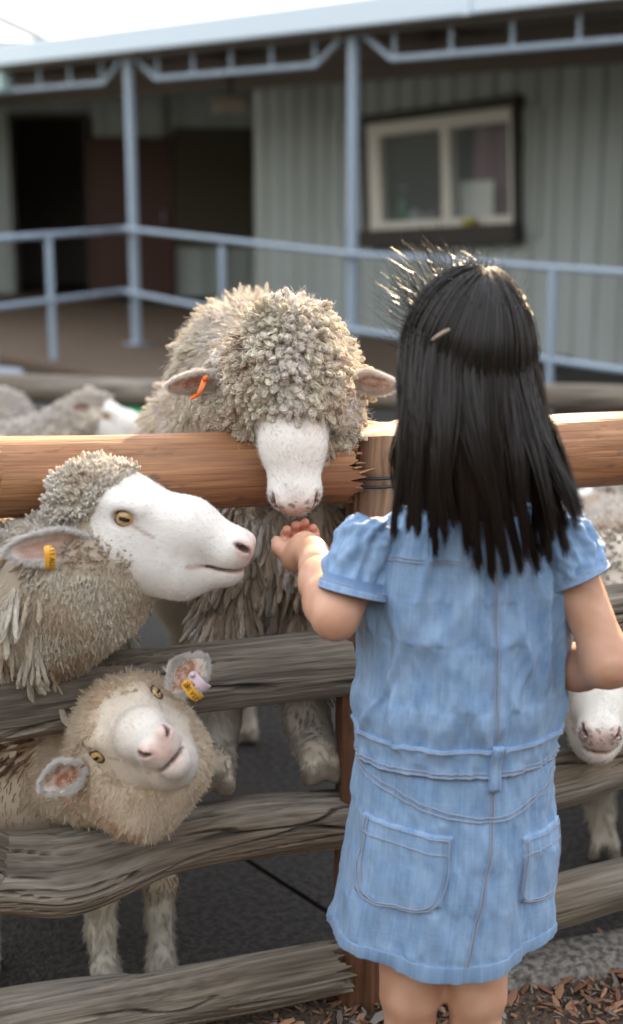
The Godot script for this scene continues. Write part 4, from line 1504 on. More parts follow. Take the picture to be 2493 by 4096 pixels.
func ear_arrays(ln: float, wd: float, cup: float, inner: Color, bend := 0.0) -> Array:
	# x along the ear, y out of its hollow, z across
	var v := PackedVector3Array()
	var col := PackedColorArray()
	var rows := 26
	var half := 15
	for r in rows:
		var u := r / (rows - 1.0)
		var w := wd * 0.5 * pow(sin(PI * clampf(pow(u, 0.80) * 0.985 + 0.012, 0, 1)), 0.62) * (0.72 + 0.28 * smoothstep(0.0, 0.4, u))
		var cu := cup * (1.0 - 0.55 * u)
		for k in half * 2:
			var inside := k < half
			var q := (k / (half - 1.0) if inside else (half * 2 - 1 - k) / (half - 1.0)) * 2.0 - 1.0
			var th := 0.0 if inside else 0.0035 * (1.0 - 0.6 * absf(q))
			v.append(Vector3(u * ln, cu * (q * q - 0.75) * (w / (wd * 0.5)) - th - bend * u * u * ln, q * w))
			var c := Color(0.76, 0.73, 0.69)
			if inside:
				var m := smoothstep(0.95, 0.55, absf(q)) * smoothstep(1.0, 0.78, u)
				var bl := clampf(fine.get_noise_2d(u * 4.0 + ln * 50.0, q * 2.0) * 0.8 + 0.8, 0, 1)
				c = c.lerp(inner.lerp(Color(0.66, 0.56, 0.51), 1.0 - bl), m)
			col.append(c)
	var t := PackedInt32Array()
	var n := half * 2
	for r in rows - 1:
		for k in n:
			var a := r * n + k
			var b := r * n + (k + 1) % n
			t.append_array([a, a + n, b, b, a + n, b + n])
	return [v, normals_of(v, t), t, col]

func strap(called: String, path: Array, wide: Vector3, thick: float, m: Material, parent: Node) -> MeshInstance3D:
	var pts := curve_of(path, 22)
	var v := PackedVector3Array()
	for i in 22:
		var d: Vector3 = (pts[mini(i + 1, 21)] - pts[maxi(i - 1, 0)]).normalized()
		var o := d.cross(wide).normalized() * thick
		var e := sqrt(clampf(1.0 - pow(clampf((0.14 - i / 21.0) / 0.14, 0, 1), 2.0), 0.02, 1))
		for s in [[-1, -1], [-0.9, -1.3], [0.9, -1.3], [1, -1], [1, 1], [-1, 1]]:
			v.append(pts[i] + wide * (s[0] * 0.5 * e) + o * (s[1] * 0.5))
	return put(called, grid_mesh(v, 22, 6, true), m, parent)

func letters(text: String, height: float, m: Material, parent: Node, xf: Transform3D):
	var tm := TextMesh.new()
	tm.text = text
	var fo := SystemFont.new()
	fo.font_names = PackedStringArray(["Droid Sans"])
	tm.font = fo
	tm.font_size = 32
	tm.pixel_size = height / 24.0
	tm.depth = 0.0004
	tm.curve_step = 2.0
	put("lettering", tm, m, parent, xf)

func eye_mesh() -> ArrayMesh:
	var v := PackedVector3Array()
	var n := PackedVector3Array()
	var c := PackedColorArray()
	var rows := 60
	var cols := 64
	for r in rows:
		var th := PI * 0.62 * r / (rows - 1.0)
		for k in cols:
			var ph := TAU * k / cols
			var d := Vector3(sin(th) * cos(ph), sin(th) * sin(ph), cos(th))
			v.append(d)
			n.append(d)
			var q := Color(0.42, 0.30, 0.20)
			if th < 0.98:
				q = Color(0.06, 0.035, 0.025)
			if th < 0.88:
				q = Color(0.46, 0.28, 0.10).lerp(Color(0.62, 0.44, 0.20), clampf(0.5 + 0.5 * sin(ph * 23.0 + th * 7.0), 0, 1) * th)
			if absf(d.x) < 0.50 and absf(d.y) < 0.20 - 0.08 * absf(d.x) and th < 0.88:
				q = Color(0.008, 0.01, 0.016)
			c.append(q)
	var t := PackedInt32Array()
	for r in rows - 1:
		for k in cols:
			var a := r * cols + k
			var b := r * cols + (k + 1) % cols
			t.append_array([a, b, a + cols, b, b + cols, a + cols])
	return to_mesh(v, n, t, c)

var heads := {}

func sheep(o: Dictionary) -> Node3D:
	var t := thing("sheep", o.label, "sheep", o.get("at", Vector3.ZERO), o.get("group", "sheep crowding the fence"))
	var hb: Basis = o.head_basis
	var hx := Transform3D(hb.scaled_local(Vector3.ONE * float(o.scale) * (o.get("stretch", Vector3.ONE) as Vector3)), o.head_at)
	var young: bool = o.get("young", false)
	var hd: Array = heads.lamb if young else (heads.fine if o.get("near", true) else heads.coarse)
	var dirt: float = o.get("dirt", 0.0)
	var head := tinted(moved(hd, hx), func(p, n): return Color.WHITE)
	for i in hd[0].size():
		head[3][i] = o.get("skin", Color(0.42, 0.36, 0.29)) if o.has("face") and o.face.call(hd[0][i]) else head_colour(hd[0][i], hd[1][i], dirt, 0.8 if young else 1.0, o.get("face_tint", Color.WHITE))
	var f := Field.new()
	for q in o.body:
		if q.size() == 3:
			f.ell(q[0], q[1], hb, q[2])
		else:
			f.cap(q[0], q[1], q[2], q[3], q[4] if q.size() > 4 else 0.05)
	for l in o.legs:
		var shank: Array = l[0].duplicate()
		shank[shank.size() - 1] += Vector3(0, 0.040, 0)
		f.chain(shank, l[1], 0.03)
		var foot: Vector3 = l[0][l[0].size() - 1]
		var toe: Vector3 = l[2]
		var side := toe.cross(Vector3.UP).normalized()
		for s in [-1.0, 1.0]:
			f.cap(foot + side * 0.013 * s + Vector3(0, 0.046, 0), foot + side * 0.0185 * s + toe * 0.024 + Vector3(0, 0.014, 0), 0.014 * o.scale, 0.0160 * o.scale, 0.004)
	var body := f.mesh(o.get("cell", 0.014))
	var feet := []
	for l in o.legs:
		feet.append(l[0][l[0].size() - 1])
	var base: Color = o.get("skin", Color(0.42, 0.36, 0.29))
	var leg_hair: Color = o.get("leg_hair", Color(0.60, 0.55, 0.47))
	var wool_low: float = o.get("wool_low", 0.30)
	var legs_only := func(p: Vector3) -> float:
		var d := 1e9
		for l in o.legs:
			var n: int = l[0].size()
			for i in range(maxi(n - 3, 0), n - 1):
				d = minf(d, p.distance_to(Geometry3D.get_closest_point_to_segment(p, l[0][i], l[0][i + 1])))
		return d
	body = tinted(body, func(p: Vector3, n):
		for q in feet:
			var dd: Vector3 = p - q
			if absf(dd.x) < 0.06 and absf(dd.z) < 0.06 and dd.y < 0.034 + 0.006 * fine.get_noise_3dv(p * 60.0):
				return Color(0.16, 0.13, 0.10).lerp(Color(0.30, 0.26, 0.21), clampf(fine.get_noise_3dv(p * 45.0) + 0.5, 0, 1))
		if legs_only.call(p) < 0.045:
			return leg_hair
		return base)
	var whole := joined(body, head)
	put("body", to_mesh(whole[0], whole[1], whole[2], whole[3]), M.hide, t)
	# eyes
	if not o.get("blind", false):
		for s in [-1.0, 1.0]:
			var ax := Vector3(0.18, 0.08, s).normalized()
			var zb := Basis(Vector3(1, 0, 0), Vector3(0, 1, 0), Vector3(0, 0, s))
			zb = Basis(Vector3(0, 1, 0), (0.55 if young else 0.2) * s) * zb
			var R := 0.0128 if young else 0.0145
			var ex := hx * Transform3D(zb, Vector3(0.006 if young else 0.001, 0.0, (0.0500 if young else 0.0435) * s))
			var e := put("eye", heads.eye, M.eye, t, ex * Transform3D(Basis().scaled(Vector3.ONE * R), Vector3.ZERO))
			var ring := []
			for i in 29:
				var an := TAU * i / 28.0
				var x := R * (0.97 + 0.10 * pow(maxf(0.0, cos(an)), 5.0)) * cos(an)
				var y := R * 0.80 * sin(an)
				ring.append(Vector3(x, y, sqrt(maxf(0.0, R * R * 1.02 - x * x - y * y)) + 0.0004))
			var a := tube_arrays(ring, range(29).map(func(_i): return 0.0017 if young else 0.0021), 8, false)
			var lid := put("eyelid", to_mesh(a[0], a[1], a[2]), M.lid, t, ex)
			lid.reparent(e)
	# ears: [base, direction, hollow faces, length, width, inner colour, cup, bend]
	for q in o.ears:
		var ea := ear_arrays(q[3], q[4], q[6], q[5], q[7])
		var ex := Transform3D(frame_of(q[1], q[2]), q[0])
		var e := put("ear", to_mesh(ea[0], ea[1], ea[2], ea[3]), M.ear, t, ex)
		if o.get("near", true):
			var le := PackedFloat32Array()
			for i in ea[0].size():
				var c: Color = ea[3][i]
				le.append(0.0085 if c.g > 0.66 else 0.0)
			fleece(e, "ear_hair", [ea[0], ea[1], ea[2]], le, 2600, [locks.tuft[0]], M.fibre, {"flow": Vector3(1, 0, 0), "lift": 0.45, "wide": 0.5, "jitter": 0.25, "colours": [Color(0.80, 0.77, 0.74), Color(0.85, 0.83, 0.81)], "seed": 5})
	# short hair on face and legs
	if o.get("near", true):
		var lh := PackedFloat32Array()
		for i in hd[0].size():
			var p: Vector3 = hd[0][i]
			var q := Vector3(p.x, p.y, absf(p.z))
			var bare := (q - Vector3(0.172, -0.006, 0.012)).length() < 0.021 or (q - Vector3(0.0, 0, 0.05)).length() < 0.0175
			if o.has("face") and o.face.call(p):
				bare = true
			lh.append(0.0 if bare else 0.0064 * float(o.scale))
		fleece(t, "face_hair", [head[0], head[1], head[2]], lh, o.get("face_hairs", 9000), locks.tuft, M.fibre, {"flow": -hb.x, "lift": 0.40, "wide": 0.12, "jitter": 0.25, "colours": [Color(0.79, 0.77, 0.74), Color(0.84, 0.82, 0.80)], "seed": 11, "patch": 14.0})
		var ll := PackedFloat32Array()
		for i in body[0].size():
			var p: Vector3 = body[0][i]
			var ok: bool = legs_only.call(p) < 0.06
			for q in feet:
				if (p - q).length() < 0.07 and p.y - q.y < 0.034:
					ok = false
			ll.append(0.016 if ok else 0.0)
		fleece(t, "leg_hair", body, ll, 5000, locks.tuft, M.fibre, {"lift": 0.22, "wide": 0.35, "jitter": 0.3, "colours": [leg_hair * 0.75, leg_hair, leg_hair * 1.2], "seed": 12})
	o.whole = whole
	o.body_mesh = body
	o.head_mesh = head
	o.legs_near = legs_only
	o.hx = hx
	return t

# length of wool over a sheep: full on body and neck, none on legs or face; where(head-local point) says if the head is woolled there
func wool_lengths(o: Dictionary, where: Callable, len_at: Callable) -> PackedFloat32Array:
	var inv: Transform3D = (o.hx as Transform3D).affine_inverse()
	var out := PackedFloat32Array()
	var nb: int = o.body_mesh[0].size()
	for i in o.whole[0].size():
		var p: Vector3 = o.whole[0][i]
		var q := inv * p
		var ok := true
		if i >= nb:
			ok = where.call(q)
		else:
			ok = o.legs_near.call(p) > 0.05
			if ok and q.x > -0.02 and absf(q.z) < 0.09 and absf(q.y) < 0.14 and q.x < 0.2:
				ok = where.call(q)
		if ok:
			for e in o.ears:
				var ef: Vector3 = e[0] + (e[1] as Vector3).normalized() * 0.045
				if p.distance_to(Geometry3D.get_closest_point_to_segment(p, e[0], ef)) < 0.030:
					ok = false
			if not o.get("blind", false) and minf(q.distance_to(Vector3(0.004, 0, 0.052)), q.distance_to(Vector3(0.004, 0, -0.052))) < 0.027:
				ok = false
		if not ok and i < nb and o.legs_near.call(p) > 0.05:
			out.append(minf(0.010, len_at.call(p, q)))
			continue
		out.append(len_at.call(p, q) if ok else (-1.0 if i >= nb else 0.0))
	return out

func make_flock():
	heads.fine = head_field(false).mesh(0.0031)
	heads.lamb = head_field(true).mesh(0.0031)
	heads.coarse = head_field(false).mesh(0.0075)
	heads.eye = eye_mesh()
	ewe_over_rail()
	ewe_in_profile()
	lamb()
	ewe_right()
	others()

func ewe_over_rail():
	var fw := Vector3(0.045, -0.88, 0.47)
	var hb := frame_of(fw, Vector3(0.0, 0.47, 0.88))
	var sc := 1.02
	var nose := Vector3(-0.0212, 0.8292, -1.8600)
	var o := {
		"cell": 0.0095, "label": "large woolly sheep hanging its head over the top rail to the girl's hand", "scale": sc, "dirt": 1.0, "blind": true,
		"head_basis": hb, "head_at": nose - hb * Vector3(0.172, -0.016, 0) * sc, "skin": Color(0.68, 0.59, 0.47),
		"body": [
			[Vector3(-0.0351, 0.9741, -2.0600), Vector3(0.064, 0.062, 0.078), 0.04],
			[Vector3(-0.1076, 0.9634, -2.0300), Vector3(-0.0927, 0.8960, -1.9750), 0.034, 0.024, 0.03],
			[Vector3(0.0370, 0.9694, -2.0300), Vector3(0.0312, 0.9138, -1.9850), 0.024, 0.018, 0.03],
			[Vector3(-0.0377, 0.9734, -2.1400), Vector3(-0.0985, 0.9401, -2.3600), 0.085, 0.108],
			[Vector3(-0.0985, 0.9401, -2.3600), Vector3(-0.1250, 0.7325, -2.6200), 0.108, 0.175],
			[Vector3(-0.1289, 0.7325, -2.6200), Vector3(-0.2156, 0.4428, -3.1000), 0.19, 0.19],
			[Vector3(-0.0382, 0.9309, -2.1600), Vector3(-0.0397, 0.7309, -2.2000), 0.088, 0.120],
			[Vector3(-0.0397, 0.7309, -2.2000), Vector3(-0.1169, 0.6810, -2.6000), 0.125, 0.17],
		],
		"legs": [
			[[Vector3(0.0033, 0.6461, -2.1600), Vector3(-0.0079, 0.5183, -2.1300), Vector3(-0.0078, 0.4473, -2.0800), Vector3(0.0064, 0.4156, -2.0400), Vector3(0.0113, 0.3818, -2.0050)], [0.065, 0.042, 0.030, 0.026, 0.020], Vector3(0.25, 0, 0.97)],
			[[Vector3(-0.1116, 0.6461, -2.1600), Vector3(-0.1404, 0.5219, -2.1200), Vector3(-0.1455, 0.4524, -2.0500), Vector3(-0.1459, 0.4166, -1.9900), Vector3(-0.1440, 0.3867, -1.9550)], [0.065, 0.042, 0.030, 0.026, 0.020], Vector3(0, 0, 1)],
			[[Vector3(-0.1763, 0.3698, -3.0500), Vector3(-0.1576, 0.1760, -3.1000), Vector3(-0.1538, 0.0006, -3.0800)], [0.08, 0.035, 0.022], Vector3(0, 0, 1)],
			[[Vector3(-0.2691, 0.3698, -3.0500), Vector3(-0.2722, 0.1760, -3.1000), Vector3(-0.2692, 0.0006, -3.0800)], [0.08, 0.035, 0.022], Vector3(0, 0, 1)],
		],
		"ears": [
			[Vector3(-0.1339, 0.9916, -2.0000), Vector3(-0.93, -0.22, 0.18), Vector3(0.05, -0.75, 0.66), 0.0693, 0.056, Color(0.34, 0.20, 0.17), 0.014, 0.1],
			[Vector3(0.0576, 0.9916, -2.0000), Vector3(0.93, -0.22, 0.18), Vector3(-0.1, -0.75, 0.66), 0.0617, 0.058, Color(0.34, 0.20, 0.17), 0.014, 0.1],
		],
	}
	var face := func(q: Vector3) -> bool:
		return q.x < 0.040 - 0.25 * maxf(0.0, absf(q.z) - 0.02) + 0.015 * maxf(0.0, -q.y - 0.03) * 10.0 or (q.y < -0.055 and q.x < 0.075)
	o.face = face
	var t := sheep(o)
	# tight dirty curls over brow and cheeks, creamy open fleece behind, hanging staples on the chest
	var brow := func(p: Vector3, q: Vector3) -> bool: return p.z > -2.13 and p.y > 0.80
	var la := wool_lengths(o, face, func(p, q): return (0.027 + 0.013 * clampf(fine.get_noise_3dv(p * 12.0) + 0.5, 0, 1)) if brow.call(p, q) else 0.0)
	fleece(t, "wool", o.whole, la, 7200, locks.curl, M.wool, {"lift": 0.8, "jitter": 0.4, "wide": 0.66, "lump": 0.012, "colours": [Color(0.670, 0.540, 0.425), Color(0.880, 0.815, 0.653), Color(0.880, 0.815, 0.701), Color(0.880, 0.815, 0.755)], "seed": 21, "patch": 11.0})
	fleece(t, "wool", o.whole, la, 7000, locks.wisp, M.fibre, {"lift": 0.9, "jitter": 0.6, "wide": 0.6, "lump": 0.016, "colours": [Color(0.880, 0.815, 0.709), Color(0.880, 0.815, 0.768)], "seed": 22})
	var lb := wool_lengths(o, func(q): return false, func(p, q): return 0.040 if (p.z <= -2.10 and p.y > 0.72) else 0.0)
	fleece(t, "wool", o.whole, lb, 9000, locks.rope, M.wool, {"lift": 0.42, "jitter": 0.35, "wide": 0.42, "lump": 0.01, "colours": [Color(0.880, 0.815, 0.659), Color(0.880, 0.815, 0.706), Color(0.880, 0.815, 0.776)], "seed": 23})
	fleece(t, "wool", o.whole, lb, 9000, locks.wisp, M.fibre, {"lift": 0.9, "jitter": 0.45, "wide": 0.55, "colours": [Color(0.880, 0.815, 0.689), Color(0.880, 0.815, 0.776)], "seed": 24})
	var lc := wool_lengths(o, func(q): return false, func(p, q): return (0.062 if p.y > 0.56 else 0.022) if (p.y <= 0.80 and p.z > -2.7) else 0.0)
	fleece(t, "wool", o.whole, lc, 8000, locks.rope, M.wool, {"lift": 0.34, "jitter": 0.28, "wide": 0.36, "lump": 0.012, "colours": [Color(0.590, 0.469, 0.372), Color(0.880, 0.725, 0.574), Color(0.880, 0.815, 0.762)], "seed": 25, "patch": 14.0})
	# orange tag through the ear
	var e := Vector3(-0.1498, 0.9947, -1.9450)
	var tg := strap("ear_tag", [Vector3(-0.1464, 1.0002, -1.9550), Vector3(-0.1487, 0.9924, -1.9450), Vector3(-0.1542, 0.9799, -1.9400), Vector3(-0.1616, 0.9716, -1.9450), Vector3(-0.1648, 0.9713, -1.9700)], Vector3(0.0085, 0.004, 0), 0.002, M.tag_red, t)
	tube("stud", [Vector3(-0.1467, 0.9973, -1.9510), Vector3(-0.1462, 0.9988, -1.9440)], 0.0042, 12, M.tag_red, tg)
	var _u := e

func ewe_in_profile():
	var fw := Vector3(0.945, -0.26, 0.11)
	var hb := frame_of(fw, Vector3(0, 1, 0.02))
	var sc := 0.95
	var eye := Vector3(-0.2337, 0.8560, -1.7200)
	var o := {
		"label": "white-faced sheep in profile below the top rail with a yellow ear tag", "scale": sc,
		"head_basis": hb, "head_at": eye - hb * Vector3(0.001, 0.0, 0.05) * sc, "face_hairs": 6000, "skin": Color(0.46, 0.395, 0.32),
		"body": [
			[Vector3(-0.2619, 0.7964, -1.7750), Vector3(-0.2978, 0.7558, -1.8000), 0.072, 0.082, 0.05],
			[Vector3(-0.2978, 0.7558, -1.8000), Vector3(-0.3628, 0.7062, -1.8600), 0.082, 0.092, 0.05],
			[Vector3(-0.3779, 0.7387, -1.8000), Vector3(-0.3587, 0.6960, -1.7900), 0.058, 0.040, 0.04],
			[Vector3(-0.2434, 0.8458, -1.7850), Vector3(-0.2877, 0.8025, -1.8200), 0.020, 0.034, 0.03],
			[Vector3(-0.3628, 0.7062, -1.8600), Vector3(-0.4505, 0.6112, -2.1400), 0.095, 0.15, 0.05],
			[Vector3(-0.4505, 0.6112, -2.1400), Vector3(-0.7375, 0.5053, -2.8000), 0.155, 0.20, 0.05],
		],
		"legs": [
			[[Vector3(-0.5095, 0.4799, -2.1400), Vector3(-0.5255, 0.3017, -2.1400), Vector3(-0.5377, -0.0160, -2.1200)], [0.07, 0.032, 0.022], Vector3(0, 0, 1)],
			[[Vector3(-0.6088, 0.4799, -2.1400), Vector3(-0.6265, 0.3017, -2.1400), Vector3(-0.6411, -0.0160, -2.1200)], [0.07, 0.032, 0.022], Vector3(0, 0, 1)],
			[[Vector3(-0.8081, 0.3272, -2.8000), Vector3(-0.8197, 0.1440, -2.8000), Vector3(-0.8215, 0.0309, -2.7800)], [0.08, 0.032, 0.022], Vector3(0, 0, 1)],
			[[Vector3(-0.6963, 0.3272, -2.8000), Vector3(-0.7063, 0.1440, -2.8000), Vector3(-0.7079, 0.0309, -2.7800)], [0.08, 0.032, 0.022], Vector3(0, 0, 1)],
		],
		"ears": [
			[Vector3(-0.2660, 0.8258, -1.7150), Vector3(-0.985, -0.10, 0.12), Vector3(0.12, -0.12, 0.98), 0.1161, 0.050, Color(0.50, 0.31, 0.265), 0.012, 0.05],
			[Vector3(-0.2690, 0.8131, -1.8300), Vector3(-0.75, -0.05, -0.65), Vector3(0.5, 0.2, -0.8), 0.115, 0.050, Color(0.36, 0.21, 0.175), 0.012, 0.05],
		],
	}
	var face := func(q: Vector3) -> bool: return q.x < -0.040 + 0.72 * maxf(0.0, -q.y - 0.015) + 0.9 * maxf(0.0, q.y - 0.016)
	o.face = face
	var t := sheep(o)
	var near_face := func(q: Vector3) -> float: return clampf((-q.x - 0.02 + 0.45 * minf(0.0, q.y)) / 0.09, 0, 1)
	var la := wool_lengths(o, face, func(p: Vector3, q): return lerpf(0.012, 0.028, near_face.call(q)) if p.x > -0.365 and p.y < 0.80 else 0.0)
	fleece(t, "wool", o.whole, la, 13000, [locks.rope[0], locks.rope[1], locks.curl[0], locks.curl[1]], M.wool, {"lift": 0.5, "jitter": 0.34, "wide": 0.42, "colours": [Color(0.737, 0.574, 0.451), Color(0.880, 0.795, 0.635), Color(0.880, 0.815, 0.711)], "seed": 31, "patch": 12.0})
	fleece(t, "wool", o.whole, la, 7000, locks.wisp, M.fibre, {"lift": 0.55, "jitter": 0.4, "wide": 0.45, "colours": [Color(0.812, 0.655, 0.528), Color(0.880, 0.815, 0.720)], "seed": 32})
	var lb := wool_lengths(o, face, func(p: Vector3, q): return 0.019 if p.y >= 0.795 and p.z > -1.95 else 0.0)
	fleece(t, "wool", o.whole, lb, 2600, locks.curl, M.wool, {"lift": 0.8, "jitter": 0.4, "wide": 0.60, "flow": Vector3(0.2, 0.3, 0), "colours": [Color(0.810, 0.654, 0.514), Color(0.880, 0.815, 0.705), Color(0.880, 0.815, 0.741)], "seed": 33})
	fleece(t, "wool", o.whole, lb, 1500, locks.wisp, M.fibre, {"lift": 0.9, "jitter": 0.5, "wide": 0.5, "flow": Vector3(0.2, 0.3, 0), "colours": [Color(0.880, 0.815, 0.717), Color(0.880, 0.815, 0.776)], "seed": 34})
	var lc := wool_lengths(o, func(q): return false, func(p: Vector3, q): return 0.062 if p.x <= -0.345 or p.z < -1.93 else 0.0)
	fleece(t, "wool", o.whole, lc, 5600, locks.rope, M.wool, {"lift": 0.32, "jitter": 0.28, "wide": 0.34, "lump": 0.014, "colours": [Color(0.736, 0.573, 0.445), Color(0.880, 0.815, 0.686), Color(0.880, 0.815, 0.721)], "seed": 35, "patch": 14.0})
	fleece(t, "wool", o.whole, lc, 2500, locks.wisp, M.fibre, {"lift": 0.4, "jitter": 0.35, "wide": 0.3, "colours": [Color(0.880, 0.801, 0.642), Color(0.880, 0.815, 0.735)], "seed": 36})
	var tg := strap("ear_tag", [Vector3(-0.3196, 0.8327, -1.6720), Vector3(-0.3175, 0.8252, -1.6670), Vector3(-0.3170, 0.8137, -1.6670), Vector3(-0.3183, 0.8039, -1.6720), Vector3(-0.3227, 0.8000, -1.6900)], Vector3(0.0127, 0, 0), 0.002, M.tag_orange, t)
	letters("111 ALL", 0.0062, M.ink, tg, Transform3D(Basis(Vector3(0, 0, 1), -PI / 2) * Basis(), Vector3(-0.3147, 0.8212, -1.6645)))

func lamb():
	var fw := Vector3(0.385, 0.175, 0.88)
	var hb := frame_of(fw, Vector3(-0.69, 0.73, 0.02))
	var sc := 0.93
	var at := Vector3(-0.2419, 0.5780, -1.7350)
	var inw := func(x, y, z): return at + hb * Vector3(x, y, z) * sc
	var o := {
		"label": "young sheep tilting its head through the gap above the third rail", "scale": sc, "young": true, "face_tint": Color(0.90, 0.80, 0.68), "stretch": Vector3(0.86, 1.0, 1.06),
		"head_basis": hb, "head_at": at, "face_hairs": 6000, "skin": Color(0.64, 0.54, 0.42),
		"body": [
			[inw.call(-0.062, -0.035, 0.0), Vector3(0.066, 0.072, 0.076), 0.03],
			[inw.call(0.0, -0.085, 0.0), Vector3(-0.2201, 0.4656, -1.7450), 0.060, 0.050, 0.05],
			[Vector3(-0.2484, 0.4860, -1.8000), Vector3(-0.3209, 0.4293, -1.9300), 0.068, 0.062, 0.05],
			[Vector3(-0.3209, 0.4293, -1.9300), Vector3(-0.4278, 0.3117, -2.2000), 0.062, 0.13, 0.05],
			[Vector3(-0.4278, 0.3117, -2.2000), Vector3(-0.5977, 0.3003, -2.6500), 0.13, 0.145, 0.05],
			[Vector3(-0.4381, 0.3697, -2.0200), Vector3(-0.4346, 0.3073, -2.1600), 0.085, 0.11, 0.05],
		],
		"legs": [
			[[Vector3(-0.3529, 0.2383, -2.1200), Vector3(-0.3352, 0.1654, -2.0500), Vector3(-0.3315, 0.1115, -2.0300), Vector3(-0.3252, 0.0580, -2.0100), Vector3(-0.3217, 0.0044, -2.0000)], [0.05, 0.024, 0.017, 0.0165, 0.019], Vector3(0.05, 0, 1)],
			[[Vector3(-0.2875, 0.2263, -2.1600), Vector3(-0.2445, 0.1606, -2.1000), Vector3(-0.2452, 0.1052, -2.0800), Vector3(-0.2416, 0.0575, -2.0600), Vector3(-0.2393, -0.0018, -2.0500)], [0.05, 0.024, 0.0165, 0.016, 0.019], Vector3(0.05, 0, 1)],
			[[Vector3(-0.5622, 0.2189, -2.6800), Vector3(-0.5746, 0.0848, -2.7000), Vector3(-0.5741, 0.0118, -2.6800)], [0.06, 0.026, 0.018], Vector3(0, 0, 1)],
			[[Vector3(-0.6496, 0.2189, -2.6800), Vector3(-0.6628, 0.0848, -2.7000), Vector3(-0.6622, 0.0118, -2.6800)], [0.06, 0.026, 0.018], Vector3(0, 0, 1)],
		],
		"ears": [
			[Vector3(-0.1815, 0.6215, -1.7350), Vector3(0.66, 0.62, -0.25), Vector3(-0.15, 0.25, 0.95), 0.0599, 0.054, Color(0.34, 0.16, 0.09), 0.013, -0.05],
			[Vector3(-0.2949, 0.5254, -1.7200), Vector3(-0.90, -0.52, 0.05), Vector3(0.2, -0.1, 0.97), 0.0638, 0.050, Color(0.36, 0.15, 0.08), 0.013, 0.0],
		],
	}
	var face := func(q: Vector3) -> bool: return q.x < 0.028 - 0.55 * maxf(0.0, 0.055 - absf(q.z) - q.y * 0.3) or (q.x < 0.055 and q.y < -0.062)
	o.face = face
	var t := sheep(o)
	var la := wool_lengths(o, face, func(p: Vector3, q): return lerpf(0.013, 0.020, clampf(-q.x * 12.0, 0, 1)) if p.z > -1.93 else 0.0)
	fleece(t, "wool", o.whole, la, 4200, [locks.rope[0], locks.rope[2], locks.curl[1]], M.wool, {"lift": 0.5, "jitter": 0.55, "wide": 0.34, "flow": -hb.x * 0.5 + Vector3(0, -0.6, 0), "colours": [Color(0.784, 0.571, 0.409), Color(0.880, 0.733, 0.537), Color(0.880, 0.749, 0.572)], "seed": 41})
	fleece(t, "wool", o.whole, la, 19000, locks.wisp, M.fibre, {"lift": 0.6, "jitter": 0.55, "wide": 0.5, "flow": -hb.x * 0.5 + Vector3(0, -0.6, 0), "colours": [Color(0.851, 0.621, 0.452), Color(0.880, 0.746, 0.558), Color(0.880, 0.740, 0.605)], "seed": 42})
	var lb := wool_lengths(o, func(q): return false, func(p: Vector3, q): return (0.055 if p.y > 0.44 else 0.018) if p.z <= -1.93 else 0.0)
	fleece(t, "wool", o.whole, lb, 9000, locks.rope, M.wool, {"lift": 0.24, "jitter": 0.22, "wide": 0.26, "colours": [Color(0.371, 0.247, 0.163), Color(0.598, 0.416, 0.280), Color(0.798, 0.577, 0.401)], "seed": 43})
	# two tags in the raised ear
	var pk := strap("ear_tag", [Vector3(-0.1534, 0.6561, -1.7080), Vector3(-0.1470, 0.6535, -1.7000), Vector3(-0.1385, 0.6446, -1.6970), Vector3(-0.1322, 0.6373, -1.7030), Vector3(-0.1356, 0.6333, -1.7200)], Vector3(-0.0085, -0.0075, 0).normalized() * 0.0115, 0.002, M.tag_pink, t)
	tube("stud", [Vector3(-0.1509, 0.6557, -1.7030), Vector3(-0.1503, 0.6584, -1.6970)], 0.0038, 12, M.tag_pink, pk)
	var og := strap("ear_tag", [Vector3(-0.1608, 0.6457, -1.7060), Vector3(-0.1559, 0.6418, -1.6970), Vector3(-0.1491, 0.6320, -1.6950), Vector3(-0.1424, 0.6243, -1.7020), Vector3(-0.1460, 0.6203, -1.7200)], Vector3(-0.009, -0.006, 0).normalized() * 0.0125, 0.002, M.tag_orange, t)
	tube("stud", [Vector3(-0.1582, 0.6446, -1.7000), Vector3(-0.1576, 0.6473, -1.6940)], 0.0046, 12, M.tag_orange, og)
	letters("A31A 3SE", 0.0060, M.ink, og, Transform3D(Basis(Vector3(0, 0, 1), 2.15), Vector3(-0.1503, 0.6361, -1.6915)))

